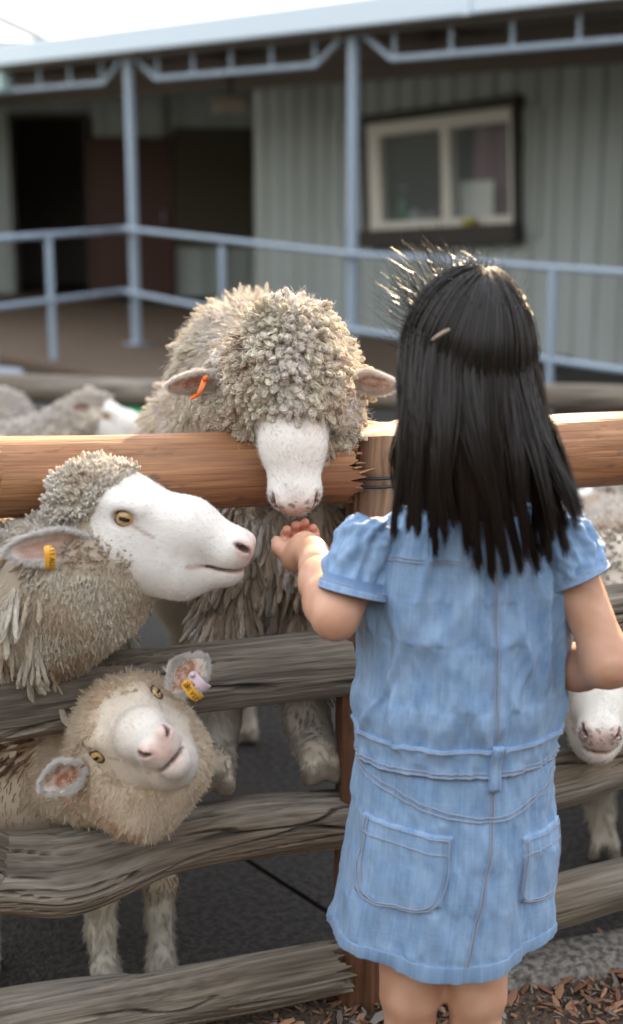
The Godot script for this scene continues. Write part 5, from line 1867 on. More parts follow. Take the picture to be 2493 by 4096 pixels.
func ewe_right():
	var fw := Vector3(-0.16, -0.20, 0.965)
	var hb := frame_of(fw, Vector3(0.03, 1, 0.1))
	var at := Vector3(0.4486, 0.5098, -2.1000)
	var o := {
		"label": "pale sheep pushing its nose over the third rail right of the girl", "scale": 0.95, "dirt": 0.8, "face_tint": Color(0.84, 0.82, 0.74),
		"head_basis": hb, "head_at": at, "skin": Color(0.64, 0.58, 0.49),
		"body": [
			[at + hb * Vector3(-0.05, -0.06, 0), Vector3(0.5192, 0.4208, -2.3000), 0.062, 0.075],
			[Vector3(0.5192, 0.4208, -2.3000), Vector3(0.5859, 0.4360, -2.5500), 0.08, 0.16],
			[Vector3(0.5843, 0.4687, -2.5500), Vector3(0.6781, 0.3746, -3.1000), 0.17, 0.19],
		],
		"legs": [
			[[Vector3(0.5310, 0.3148, -2.5200), Vector3(0.5482, 0.1468, -2.5200), Vector3(0.5546, 0.0783, -2.5200), Vector3(0.5591, -0.0019, -2.5000)], [0.06, 0.030, 0.022, 0.020], Vector3(-0.1, 0, 1)],
			[[Vector3(0.6559, 0.3148, -2.5200), Vector3(0.6686, 0.1468, -2.5200), Vector3(0.6741, 0.0783, -2.5200), Vector3(0.6770, -0.0019, -2.5000)], [0.06, 0.030, 0.022, 0.020], Vector3(-0.1, 0, 1)],
			[[Vector3(0.6165, 0.2760, -3.1000), Vector3(0.6271, 0.1181, -3.1200), Vector3(0.6289, -0.0076, -3.1000)], [0.08, 0.03, 0.021], Vector3(0, 0, 1)],
			[[Vector3(0.7493, 0.2760, -3.1000), Vector3(0.7621, 0.1181, -3.1200), Vector3(0.7643, -0.0076, -3.1000)], [0.08, 0.03, 0.021], Vector3(0, 0, 1)],
		],
		"ears": [
			[at + hb * Vector3(-0.05, 0.0, -0.055), hb * Vector3(-0.25, 0.2, -0.95), hb * Vector3(0.9, -0.2, -0.2), 0.10, 0.05, Color(0.45, 0.29, 0.25), 0.012, 0.0],
			[at + hb * Vector3(-0.05, 0.0, 0.055), hb * Vector3(-0.25, 0.2, 0.95), hb * Vector3(0.9, -0.2, 0.2), 0.10, 0.05, Color(0.45, 0.29, 0.25), 0.012, 0.0],
		],
	}
	var face := func(q: Vector3) -> bool: return q.x < -0.03 + 0.5 * maxf(0.0, -q.y - 0.03)
	o.face = face
	var t := sheep(o)
	var la := wool_lengths(o, face, func(p: Vector3, q): return 0.020)
	fleece(t, "wool", o.whole, la, 9000, locks.curl, M.wool, {"lift": 0.7, "jitter": 0.4, "wide": 0.6, "colours": [Color(0.818, 0.688, 0.569), Color(0.880, 0.815, 0.738), Color(0.880, 0.815, 0.761)], "seed": 51})
	fleece(t, "wool", o.whole, la, 6000, locks.wisp, M.fibre, {"lift": 0.7, "jitter": 0.4, "wide": 0.6, "colours": [Color(0.880, 0.815, 0.710), Color(0.880, 0.815, 0.776)], "seed": 52})

# a plain standing sheep facing +x, its feet at y = 0, for the blurred rest of the flock
func others():
	var fw := Vector3(0.90, -0.35, 0.0)
	var hb := frame_of(fw, Vector3(0, 1, 0))
	var at := Vector3(0.50, 0.70, 0)
	var o := {
		"label": "", "scale": 1.0, "near": false, "cell": 0.02, "group": "sheep waiting behind the fence",
		"head_basis": hb, "head_at": at, "skin": Color(0.64, 0.58, 0.49),
		"body": [
			[Vector3(-0.34, 0.50, 0), Vector3(0.0, 0.49, 0), 0.15, 0.17],
			[Vector3(0.0, 0.49, 0), Vector3(0.22, 0.50, 0), 0.17, 0.145],
			[Vector3(0.25, 0.55, 0), at + hb * Vector3(-0.05, -0.03, 0), 0.11, 0.075],
		],
		"legs": [
			[[Vector3(0.22, 0.40, 0.08), Vector3(0.22, 0.20, 0.08), Vector3(0.22, 0.0, 0.08)], [0.06, 0.027, 0.019], Vector3(1, 0, 0)],
			[[Vector3(0.20, 0.40, -0.08), Vector3(0.17, 0.20, -0.08), Vector3(0.18, 0.0, -0.08)], [0.06, 0.027, 0.019], Vector3(1, 0, 0)],
			[[Vector3(-0.32, 0.42, 0.08), Vector3(-0.37, 0.22, 0.08), Vector3(-0.35, 0.0, 0.08)], [0.08, 0.028, 0.019], Vector3(1, 0, 0)],
			[[Vector3(-0.30, 0.42, -0.08), Vector3(-0.33, 0.22, -0.08), Vector3(-0.31, 0.0, -0.08)], [0.08, 0.028, 0.019], Vector3(1, 0, 0)],
		],
		"ears": [
			[at + hb * Vector3(-0.05, 0.0, 0.055), hb * Vector3(-0.6, 0.1, 0.8), hb * Vector3(0.7, -0.1, 0.5), 0.10, 0.05, Color(0.32, 0.17, 0.13), 0.012, 0.0],
			[at + hb * Vector3(-0.05, 0.0, -0.055), hb * Vector3(-0.6, 0.1, -0.8), hb * Vector3(0.7, -0.1, -0.5), 0.10, 0.05, Color(0.32, 0.17, 0.13), 0.012, 0.0],
		],
	}
	var face := func(q: Vector3) -> bool: return q.x < -0.02
	o.face = face
	var t := sheep(o)
	var la := wool_lengths(o, face, func(p: Vector3, q): return 0.030)
	fleece(t, "wool", o.whole, la, 9000, [locks.curl[0], locks.curl[1]], M.wool, {"lift": 0.7, "jitter": 0.4, "wide": 0.75, "patch": 3.0, "colours": [Color(0.749, 0.637, 0.534), Color(0.880, 0.815, 0.746), Color(0.880, 0.815, 0.761)], "seed": 61})
	var spots := [
		[Vector3(-1.02, 0, -4.0), 0.05, 0.87, "blurred sheep facing right behind the left end of the top rail"],
		[Vector3(-1.34, 0.0, -4.9), 2.75, 0.86, "blurred white sheep at the far left behind the other waiting sheep"],
		[Vector3(1.05, 0, -3.5), PI - 0.35, 0.66, "blurred small sheep whose pale head shows under the right top rail"],
		[Vector3(-0.16, 0, -3.55), -PI / 2 + 0.25, 0.90, "shaded sheep whose legs show between the rails left of the post"],
	]
	for i in spots.size():
		var s: Node3D = t
		if i > 0:
			s = t.duplicate()
			s.name = numbered("sheep")
			add_child(s)
		s.position = spots[i][0]
		s.rotation.y = spots[i][1]
		s.scale = Vector3.ONE * float(spots[i][2])
		s.set_meta("label", spots[i][3])

# ---------------------------------------------------------------- the girl at the fence
var rings := []      # dress rings: [centre, half width, half depth], from hem up
var hand_tip := Vector3.ZERO

func ring_at(y: float) -> Array:
	var n := rings.size()
	if y <= rings[0][0].y:
		return rings[0]
	for i in n - 1:
		var a: Array = rings[i]
		var b: Array = rings[i + 1]
		if y <= b[0].y:
			var u: float = (y - a[0].y) / (b[0].y - a[0].y)
			u = u * u * (3.0 - 2.0 * u) * 0.5 + u * 0.5
			return [(a[0] as Vector3).lerp(b[0], u), lerpf(a[1], b[1], u), lerpf(a[2], b[2], u)]
	return rings[n - 1]

# point of the dress at angle a (0 = towards the camera, + to the right) and height y, raised by off
func dress_at(a: float, y: float, off := 0.0) -> Vector3:
	var r := ring_at(y)
	var w := 0.0
	var waist := smoothstep(0.10, 0.0, absf(y - 0.575))
	# soft cone folds of the skirt, drag folds of the bodice, gathers at the waistband
	if y < 0.585:
		var k := clampf((0.585 - y) / 0.22, 0, 1)
		w += k * (0.0055 * sin(a * 5.0 + 0.6) + 0.004 * sin(a * 9.0 + 2.0 + y * 4.0)) + 0.0030 * fine.get_noise_3d(a * 4.0, y * 16.0, 3.0)
		w += 0.0016 * fine.get_noise_3d(a * 12.0, y * 30.0 + a * 6.0, 5.0)
		w += (1.0 - k) * 0.0008 * sin(a * 46.0 + 3.0 * fine.get_noise_2d(a * 5.0, 1.0))
	else:
		var k := clampf((y - 0.585) / 0.05, 0, 1)
		var up := clampf((0.93 - y) / 0.10, 0, 1)
		var dia := fine.get_noise_3d(a * 1.5 + y * 8.0, y * 6.5 - a * 1.7, 8.0)
		var gate := clampf(fine.get_noise_3d(a * 1.1, y * 5.0, 40.0) * 1.6 + 0.5, 0, 1)
		var ridge := 1.0 - absf(fine.get_noise_3d(a * 1.9 + y * 5.0, y * 2.2 - a * 0.5, 8.0)) * 2.6
		var ridge2 := 1.0 - absf(fine.get_noise_3d(a * 1.6 - y * 6.5, y * 2.0 + a * 0.7, 18.0)) * 2.6
		w += up * k * (0.0030 * dia + 0.0095 * smoothstep(0.0, 1.0, ridge) * gate + 0.0085 * smoothstep(0.0, 1.0, ridge2) * (1.0 - gate) + 0.0012 * fine.get_noise_3d(a * 9.0 - y * 16.0, y * 22.0, 2.0))
		w += 0.007 * smoothstep(0.07, 0.0, absf(y - 0.627)) * k
		w += 0.0012 * fine.get_noise_3d(a * 14.0, y * 40.0, 4.0)
	w += off
	var d := Vector3(sin(a), 0, cos(a))
	return r[0] + Vector3(d.x * (float(r[1]) + w), 0, d.z * (float(r[2]) + w))

func denim_colour(a: float, y: float) -> Color:
	var n := fine.get_noise_3d(a * 5.0, y * 18.0, 20.0) * 0.5 + fine.get_noise_3d(a * 16.0, y * 55.0, 21.0) * 0.3 + fine.get_noise_3d(a * 60.0, y * 160.0, 22.0) * 0.2
	return Color(0.175, 0.320, 0.565).lerp(Color(0.385, 0.545, 0.775), clampf(n * 0.55 + 0.5, 0, 1))

func dress_patch(called: String, a0: Callable, a1: Callable, y0: Callable, y1: Callable, off: float, rows: int, cols: int, parent: Node, tint := 1.0) -> MeshInstance3D:
	# a raised piece of cloth: u across, v up; its border turns down to the dress
	var v := PackedVector3Array()
	var c := PackedColorArray()
	var uv := PackedVector2Array()
	for r in rows + 2:
		var rim_r := r == 0 or r == rows + 1
		var t := clampf((r - 1) / (rows - 1.0), 0, 1)
		for k in cols + 2:
			var rim := rim_r or k == 0 or k == cols + 1
			var s := clampf((k - 1) / (cols - 1.0), 0, 1)
			var y := lerpf(y0.call(s), y1.call(s), t)
			var a := lerpf(a0.call(t), a1.call(t), s)
			v.append(dress_at(a, y, -0.001 if rim else off))
			c.append(denim_colour(a + 3.0, y) * tint)
			uv.append(Vector2(a * 1.2, y * 8.0))
	return put(called, grid_mesh(v, rows + 2, cols + 2, false, c, uv), M.denim, parent)

func seam(parent: Node, pts: Array, off: float, r := 0.0009):
	var p := []
	for q in curve_of(pts, maxi(pts.size() * 7, 16)):
		p.append(dress_at(q.x, q.y, off))
	tube("stitching", p, r, 5, M.thread, parent)

func sleeve(parent: Node, keys: Array, radii: Array, end_dir: Vector3, seed_: float):
	var rows := 46
	var cols := 72
	var pts := curve_of(keys, rows)
	var rad := curve_of(radii, rows)
	var v := PackedVector3Array()
	var c := PackedColorArray()
	var uv := PackedVector2Array()
	var ax0: Vector3 = (pts[rows - 1] - pts[0]).normalized()
	for i in rows:
		var t := i / (rows - 1.0)
		var ax := ax0.lerp(end_dir.normalized(), t * t).normalized()
		var x := ax.cross(Vector3(0, 0, 1)).normalized()
		var y := ax.cross(x)
		for k in cols:
			var an := TAU * k / cols
			var g := (1.0 - t) * 0.0032 * sin(an * 13.0 + seed_ + 2.0 * fine.get_noise_2d(an, seed_))
			g += 0.0065 * fine.get_noise_3d(cos(an) * 1.8 + seed_, sin(an) * 1.8, t * 2.6) + 0.0030 * fine.get_noise_3d(cos(an) * 4.0, sin(an) * 4.0 + seed_, t * 6.0)
			if t > 0.86:
				g = lerpf(g, 0.003, (t - 0.86) / 0.05 if t < 0.91 else 1.0)
			v.append(pts[i] + (x * cos(an) + y * sin(an)) * (float(rad[i]) + g))
			c.append(denim_colour(an + seed_, t * 0.12 + seed_))
			uv.append(Vector2(an * 0.35, t * 1.2))
	# turn the hem inwards
	for k in cols:
		var an := TAU * k / cols
		var ax := end_dir.normalized()
		var x := ax.cross(Vector3(0, 0, 1)).normalized()
		v.append(pts[rows - 1] - ax * 0.02 + (x * cos(an) + ax.cross(x) * sin(an)) * (float(rad[rows - 1]) - 0.003))
		c.append(Color(0.16, 0.28, 0.5))
		uv.append(Vector2(an * 0.35, 1.3))
	var s := put("sleeve", grid_mesh(v, rows + 1, cols, true, c, uv, true), M.denim, parent)
	for row in [int(rows * 0.87), rows - 2]:
		var p := []
		for k in cols + 1:
			var q := v[row * cols + k % cols]
			p.append(q + (q - pts[row]).normalized() * 0.0006)
		tube("stitching", p, 0.0008, 5, M.thread, s)

func make_girl():
	var t := thing("person", "girl with long dark hair in a blue denim dress holding her hand to a sheep", "person", Vector3.ZERO)
	# --- body
	var f := Field.new()
	var hc := Vector3(0.1815, 1.0569, -1.6650)
	var look := Vector3(-0.42, -0.16, -0.89)
	var fb := frame_of(look, Vector3(0.02, 1, 0))       # x to the face, y up, z to her right
	f.ell(hc + fb * Vector3(-0.004, 0.010, 0), Vector3(0.082, 0.086, 0.066), fb, 0.02)
	f.ell(hc + fb * Vector3(0.030, -0.040, 0), Vector3(0.052, 0.056, 0.056), fb, 0.03)
	for s in [-1.0, 1.0]:
		f.ell(hc + fb * Vector3(0.050, -0.032, 0.034 * s), Vector3(0.026, 0.028, 0.026), fb, 0.02)
		f.ell(hc + fb * Vector3(-0.005, -0.012, 0.066 * s), Vector3(0.016, 0.026, 0.008), fb, 0.008)
		f.ell(hc + fb * Vector3(0.086, -0.004, 0.028 * s), Vector3(0.012, 0.008, 0.014), fb, 0.006, true)
	f.cap(hc + fb * Vector3(0.086, 0.0, 0), hc + fb * Vector3(0.097, -0.026, 0), 0.006, 0.010, 0.01)
	f.ell(hc + fb * Vector3(0.080, -0.056, 0), Vector3(0.012, 0.009, 0.019), fb, 0.008)
	f.ell(hc + fb * Vector3(0.070, -0.080, 0), Vector3(0.016, 0.014, 0.018), fb, 0.01)
	var neck := Vector3(0.1859, 0.8994, -1.6700)
	f.cap(hc + Vector3(0, -0.06, 0.0), neck, 0.036, 0.036, 0.03)
	f.cap(neck, Vector3(0.1826, 0.7876, -1.6700), 0.04, 0.066, 0.04)
	f.cap(Vector3(0.1826, 0.7876, -1.6700), Vector3(0.1793, 0.5121, -1.6750), 0.066, 0.075, 0.04)
	f.cap(Vector3(0.0827, 0.8374, -1.6600), Vector3(0.2905, 0.8426, -1.6600), 0.030, 0.030, 0.03)
	# her left arm reaches up to the muzzle, the right one is bent in front of her
	f.chain([Vector3(0.0718, 0.8349, -1.6500), Vector3(0.0303, 0.7641, -1.6000)], [0.031, 0.0225], 0.024)
	f.chain([Vector3(0.0264, 0.7641, -1.6000), Vector3(0.0200, 0.7703, -1.6400), Vector3(0.0129, 0.7804, -1.6950), Vector3(0.0016, 0.7953, -1.7750)], [0.0240, 0.0262, 0.0250, 0.0175], 0.024)
	f.chain([Vector3(0.2989, 0.8390, -1.6500), Vector3(0.3518, 0.7095, -1.6000)], [0.031, 0.0265], 0.02)
	f.chain([Vector3(0.3539, 0.7069, -1.6000), Vector3(0.3275, 0.6809, -1.6600), Vector3(0.2805, 0.6568, -1.7700)], [0.0285, 0.0265, 0.018], 0.02)
	for q in [[988.0, 0], [1148.0, 1]]:
		var hip := Vector3(0.1276, 0.4285, -1.6700) if q[1] == 0 else Vector3(0.2126, 0.4285, -1.6700)
		var mid := Vector3(0.1266, 0.2516, -1.6300) if q[1] == 0 else Vector3(0.2107, 0.2516, -1.6300)
		var knee := Vector3(mid.x, 0.255, mid.z - 0.004)
		var calf := Vector3(mid.x, 0.185, mid.z + 0.004)
		var ankle := Vector3(mid.x, 0.055, mid.z + 0.004)
		f.chain([hip, mid, knee, calf, ankle], [0.046, 0.0395, 0.034, 0.034, 0.021], 0.004)
		f.cap(ankle + Vector3(0, -0.03, 0.012), ankle + Vector3(-0.02, -0.036, -0.10), 0.024, 0.018, 0.02)
	var body := f.mesh(0.0085)
	# --- hands
	var hf := Field.new()
	var wrist := Vector3(0.0016, 0.7953, -1.7750)
	hf.cap(Vector3(0.0063, 0.7894, -1.7300), wrist, 0.0235, 0.0185, 0.02)
	hf.cap(wrist, Vector3(-0.0082, 0.7987, -1.8000), 0.0180, 0.0175, 0.015)
	hf.cap(Vector3(-0.0044, 0.7985, -1.8050), Vector3(0.0056, 0.7904, -1.8450), 0.0135, 0.0105, 0.012)
	hf.cap(Vector3(-0.0109, 0.7968, -1.8030), Vector3(-0.0084, 0.7889, -1.8550), 0.0145, 0.0105, 0.012)
	hf.cap(Vector3(-0.0153, 0.7912, -1.8030), Vector3(-0.0213, 0.7855, -1.8550), 0.0150, 0.0105, 0.012)
	hf.cap(Vector3(-0.0208, 0.7816, -1.8050), Vector3(-0.0312, 0.7835, -1.8450), 0.0135, 0.0100, 0.012)
	hf.cap(Vector3(-0.0097, 0.7879, -1.7900), Vector3(-0.0252, 0.7746, -1.8100), 0.0150, 0.0130, 0.012)
	# four fingers curl up out of the cupped palm, each in three bends
	for q in [
		[Vector3(-0.0323, 0.7843, -1.8460), Vector3(-0.0372, 0.7867, -1.8680), Vector3(-0.0361, 0.7965, -1.8730), Vector3(-0.0331, 0.8051, -1.8640), 0.0064],
		[Vector3(-0.0213, 0.7863, -1.8560), Vector3(-0.0244, 0.7878, -1.8820), Vector3(-0.0233, 0.7988, -1.8870), Vector3(-0.0209, 0.8083, -1.8770), 0.0067],
		[Vector3(-0.0084, 0.7898, -1.8560), Vector3(-0.0097, 0.7908, -1.8840), Vector3(-0.0091, 0.8024, -1.8890), Vector3(-0.0090, 0.8113, -1.8790), 0.0067],
		[Vector3(0.0050, 0.7913, -1.8460), Vector3(0.0056, 0.7925, -1.8680), Vector3(0.0045, 0.8000, -1.8730), Vector3(0.0022, 0.8070, -1.8660), 0.0060]]:
		hf.chain([q[0], q[1], q[2], q[3]], [q[4] * 1.12, q[4] * 1.04, q[4] * 0.98, q[4] * 0.95], 0.0025)
	# thumb out to the side
	hf.chain([Vector3(-0.0208, 0.7793, -1.8050), Vector3(-0.0340, 0.7857, -1.8150), Vector3(-0.0431, 0.7891, -1.8280), Vector3(-0.0461, 0.7934, -1.8420)], [0.0135, 0.0105, 0.0092, 0.0082], 0.005)
	var hand := hf.mesh(0.0022)
	var rf := Field.new()
	var rw := Vector3(0.2805, 0.6568, -1.7700)
	rf.cap(Vector3(0.2893, 0.6627, -1.7400), rw, 0.0205, 0.0180, 0.02)
	rf.cap(rw, rw + Vector3(-0.045, 0.006, -0.012), 0.018, 0.0165, 0.015)
	for k in 4:
		var r0 := rw + Vector3(-0.040, 0.018 - 0.012 * k, -0.014)
		rf.chain([r0, r0 + Vector3(-0.020, 0.002, 0.002), r0 + Vector3(-0.032, 0.0, 0.012), r0 + Vector3(-0.028, -0.002, 0.024)], [0.0085, 0.0080, 0.0074, 0.0068], 0.004)
	rf.chain([rw + Vector3(-0.016, 0.012, 0.004), rw + Vector3(-0.034, 0.026, 0.010), rw + Vector3(-0.050, 0.024, 0.014)], [0.011, 0.009, 0.0078], 0.005)
	var hand2 := rf.mesh(0.0032)
	var skin := func(p: Vector3, n):
		var c := Color(0.53, 0.285, 0.185).lerp(Color(0.60, 0.35, 0.245), clampf(fine.get_noise_3dv(p * 28.0) + 0.5, 0, 1))
		return c
	var pink := func(p: Vector3, n):
		var c: Color = skin.call(p, n)
		var tip := clampf((-p.z - 1.845) / 0.03, 0, 1) * clampf((p.y - 0.775) / 0.02, 0, 1)
		return c.lerp(Color(0.62, 0.23, 0.17), 0.6 * tip)
	var whole := joined(joined(tinted(body, skin), tinted(hand, pink)), tinted(hand2, skin))
	put("body", to_mesh(whole[0], whole[1], whole[2], whole[3]), M.skin, t)
	for s in [-1.0, 1.0]:
		var e := put("eye", heads.eye, mat(Color(0.02, 0.013, 0.01), 0.1), t, Transform3D(Basis(fb.z, fb.y, fb.x) .scaled_local(Vector3.ONE * 0.011), hc + fb * Vector3(0.074, -0.004, 0.028 * s)))
		e.set_meta("label", "dark eye")
	# --- dress
	rings = [
		[Vector3(0.1626, 0.3067, -1.6650), 0.1443, 0.118],
		[Vector3(0.1640, 0.3435, -1.6650), 0.1414, 0.116],
		[Vector3(0.1702, 0.4020, -1.6650), 0.1367, 0.112],
		[Vector3(0.1758, 0.4597, -1.6650), 0.1320, 0.107],
		[Vector3(0.1772, 0.5166, -1.6650), 0.1274, 0.100],
		[Vector3(0.1790, 0.5727, -1.6650), 0.1218, 0.094],
		[Vector3(0.1804, 0.6004, -1.6650), 0.1208, 0.092],
		[Vector3(0.1833, 0.6553, -1.6650), 0.1205, 0.090],
		[Vector3(0.1875, 0.7361, -1.6650), 0.1233, 0.088],
		[Vector3(0.1892, 0.7891, -1.6650), 0.1244, 0.086],
		[Vector3(0.1880, 0.8361, -1.6650), 0.1186, 0.078],
		[Vector3(0.1863, 0.8646, -1.6650), 0.1042, 0.066],
		[Vector3(0.1862, 0.8808, -1.6680), 0.0801, 0.058],
		[Vector3(0.1861, 0.8937, -1.6700), 0.0560, 0.052],
		[Vector3(0.1860, 0.9056, -1.6720), 0.0430, 0.046],
	]
	var lowest: float = rings[0][0].y
	var highest: float = rings[rings.size() - 1][0].y
	var rows := 260
	var cols := 260
	var v := PackedVector3Array()
	var c := PackedColorArray()
	var uv := PackedVector2Array()
	var hem := func(a: float) -> float:
		# shirt-tail hem: rises at the sides
		return lowest - 0.010 * cos(a * 2.0 - 0.2) + 0.022
	for r in rows:
		var u := r / (rows - 1.0)
		for k in cols:
			var a := TAU * k / cols - PI
			var y := lerpf(hem.call(a), highest, u)
			v.append(dress_at(a, y))
			c.append(denim_colour(a, y))
			uv.append(Vector2(a * 1.2, y * 8.0))
	var dr := put("dress", grid_mesh(v, rows, cols, true, c, uv), M.denim, t)
	# hem band turned up inside and out
	var hv := PackedVector3Array()
	var hcol := PackedColorArray()
	var huv := PackedVector2Array()
	for r in 5:
		for k in cols:
			var a := TAU * k / cols - PI
			var y: float = hem.call(a) + [0.018, 0.016, 0.0, -0.002, 0.016][r]
			hv.append(dress_at(a, y, [0.0, 0.0022, 0.0024, -0.001, -0.0025][r]))
			hcol.append(denim_colour(a + 1.0, y) * 0.92)
			huv.append(Vector2(a * 1.2, y * 8.0))
	put("hem", grid_mesh(hv, 5, cols, true, hcol, huv, true), M.denim, dr)
	var row_of := func(x: float, off_y: float, n: int) -> Array:
		var out := []
		for i in n:
			var a := -1.5 + 3.0 * i / (n - 1.0)
			out.append(Vector2(a, x + off_y))
		return out
	# waistband between its two double-stitched edges
	var wy: float = Vector3(0.1693, 0.6130, -1.5750).y
	var wl: float = Vector3(0.1682, 0.5723, -1.5750).y
	dress_patch("waistband", func(_t): return -PI, func(_t): return PI, func(_s): return wl, func(_s): return wy, 0.0042, 12, 200, dr)
	for y in [wy - 0.0035, wl + 0.004, wl + 0.009]:
		seam(dr, row_of.call(y, 0.0, 24), 0.0050, 0.0010)
	# seams: centre back, curved yoke
	var ca := 0.30
	for q in [-0.012, 0.012]:
		seam(dr, [Vector2(0.18 + q, Vector3(-0.3575, 0.8533, -1.5800).y), Vector2(0.20 + q, Vector3(-0.3621, 0.7634, -1.5800).y), Vector2(0.25 + q, Vector3(-0.3659, 0.6867, -1.5800).y), Vector2(0.29 + q, wy + 0.003)], 0.0012)
		seam(dr, [Vector2(ca + q, wl - 0.004), Vector2(ca + q, Vector3(-0.3729, 0.5060, -1.5700).y), Vector2(0.24 + q, Vector3(-0.3746, 0.4294, -1.5600).y), Vector2(0.16 + q, lowest + 0.02)], 0.0012)
	for off in [0.0, -0.006]:
		seam(dr, [Vector2(-1.45, wl - 0.002 + off), Vector2(-0.9, wl - 0.016 + off), Vector2(-0.3, wl - 0.034 + off), Vector2(0.30, wl - 0.046 + off), Vector2(0.9, wl - 0.030 + off), Vector2(1.45, wl - 0.008 + off)], 0.0012, 0.0010)
		seam(dr, [Vector2(-1.1, Vector3(-0.3627, 0.8356, -1.6000).y + off), Vector2(-0.3, Vector3(-0.3583, 0.8375, -1.5800).y + off), Vector2(0.5, Vector3(-0.3583, 0.8385, -1.5800).y + off), Vector2(1.2, Vector3(-0.3626, 0.8381, -1.6000).y + off)], 0.0010)
	var lp := dress_patch("belt_loop", func(_t): return ca - 0.055, func(_t): return ca + 0.055, func(_s): return wl - 0.016, func(_s): return wy + 0.004, 0.0085, 14, 5, dr, 1.1)
	for q in [-0.035, 0.035]:
		seam(lp, [Vector2(ca + q, wl - 0.014), Vector2(ca + q, wy)], 0.0092, 0.0008)
	# patch pockets with pointed ends, stitched twice
	for pk in [[-1.02, -0.06, Vector3(-0.3749, 0.5093, -1.5800).y, Vector3(-0.3732, 0.4995, -1.5700).y, Vector3(-0.3773, 0.4185, -1.5700).y], [0.66, 1.40, Vector3(-0.3780, 0.4897, -1.5900).y, Vector3(-0.3843, 0.4900, -1.6200).y, Vector3(-0.3842, 0.4079, -1.6000).y]]:
		var a0: float = pk[0]
		var a1: float = pk[1]
		var yt0: float = pk[2]
		var yt1: float = pk[3]
		var yb: float = pk[4]
		var low := func(s: float) -> float: return yb - 0.017 * (1.0 - absf(s - 0.5) * 2.0)
		var top := func(s: float) -> float: return lerpf(yt0, yt1, s)
		var p := dress_patch("pocket", func(tt): return a0 + 0.05 * (1.0 - tt), func(tt): return a1 - 0.05 * (1.0 - tt), low, top, 0.0034, 26, 26, dr, 1.04)
		for e in [0.035, 0.085]:
			var ay := func(s: float) -> float: return lerpf(a0, a1, s)
			seam(p, [Vector2(ay.call(e), yt0 - 0.002), Vector2(ay.call(e + 0.04), yb + 0.006), Vector2(ay.call(0.5), yb - 0.017 + e * 0.08), Vector2(ay.call(0.96 - e), yb + 0.006), Vector2(ay.call(1.0 - e), yt1 - 0.002)], 0.0042)
		for dy in [0.004, 0.019]:
			seam(p, [Vector2(lerpf(a0, a1, 0.04), yt0 - dy), Vector2(lerpf(a0, a1, 0.5), (yt0 + yt1) * 0.5 - dy), Vector2(lerpf(a0, a1, 0.96), yt1 - dy)], 0.0042)
	# folded collar
	var cv := PackedVector3Array()
	var cc := PackedColorArray()
	for r in 8:
		var u: float = [0.0, 0.35, 0.7, 1.0, 1.0, 0.7, 0.35, 0.05][r]
		var ofs: float = [0.002, 0.002, 0.002, 0.004, 0.007, 0.009, 0.013, 0.020][r]
		for k in 80:
			var a := TAU * k / 80.0 - PI
			cv.append(neck + Vector3(sin(a) * (0.043 + ofs - 0.004 * u), -0.005 + 0.030 * u - 0.010 * cos(a) * 0.3, cos(a) * (0.043 + ofs - 0.004 * u)) + Vector3(0, 0.002, 0))
			cc.append(denim_colour(a, u * 0.1 + 2.0))
	put("collar", grid_mesh(cv, 8, 80, true, cc), M.denim, dr)
	sleeve(dr, [Vector3(0.0835, 0.8611, -1.6520), Vector3(0.0685, 0.8465, -1.6450), Vector3(0.0575, 0.8173, -1.6350), Vector3(0.0482, 0.7882, -1.6150)], [0.032, 0.0385, 0.0415, 0.0385], Vector3(-0.22, -0.95, 0.2), 1.3)
	sleeve(dr, [Vector3(0.2843, 0.8642, -1.6520), Vector3(0.2996, 0.8506, -1.6450), Vector3(0.3097, 0.8276, -1.6350), Vector3(0.3172, 0.8056, -1.6220)], [0.031, 0.0370, 0.0385, 0.0355], Vector3(0.42, -0.9, 0.15), 4.1)
	girl_hair(t, hc, fb)

func ribbon(acc: Array, pts: Array, w: float, head: Vector3, tint: Color):
	var n := pts.size()
	var k0: int = acc[0].size()
	for i in n:
		var p: Vector3 = pts[i]
		var d: Vector3 = ((pts[mini(i + 1, n - 1)] as Vector3) - (pts[maxi(i - 1, 0)] as Vector3)).normalized()
		var o := (p - head)
		if o.y < 0.0:
			o.y *= 0.3
		o = (o - d * o.dot(d)).normalized()
		var s := d.cross(o)
		var ww := w * (1.0 - 0.75 * pow(i / (n - 1.0), 3.0))
		acc[0].append(p - s * ww)
		acc[0].append(p + o * ww * 0.7)
		acc[0].append(p + s * ww)
		acc[1].append((o - s * 0.42).normalized())
		acc[1].append(o)
		acc[1].append((o + s * 0.42).normalized())
		for q in 3:
			acc[3].append(tint)
		if i < n - 1:
			var a := k0 + i * 3
			acc[2].append_array([a, a + 3, a + 1, a + 1, a + 3, a + 4, a + 1, a + 4, a + 2, a + 2, a + 4, a + 5])

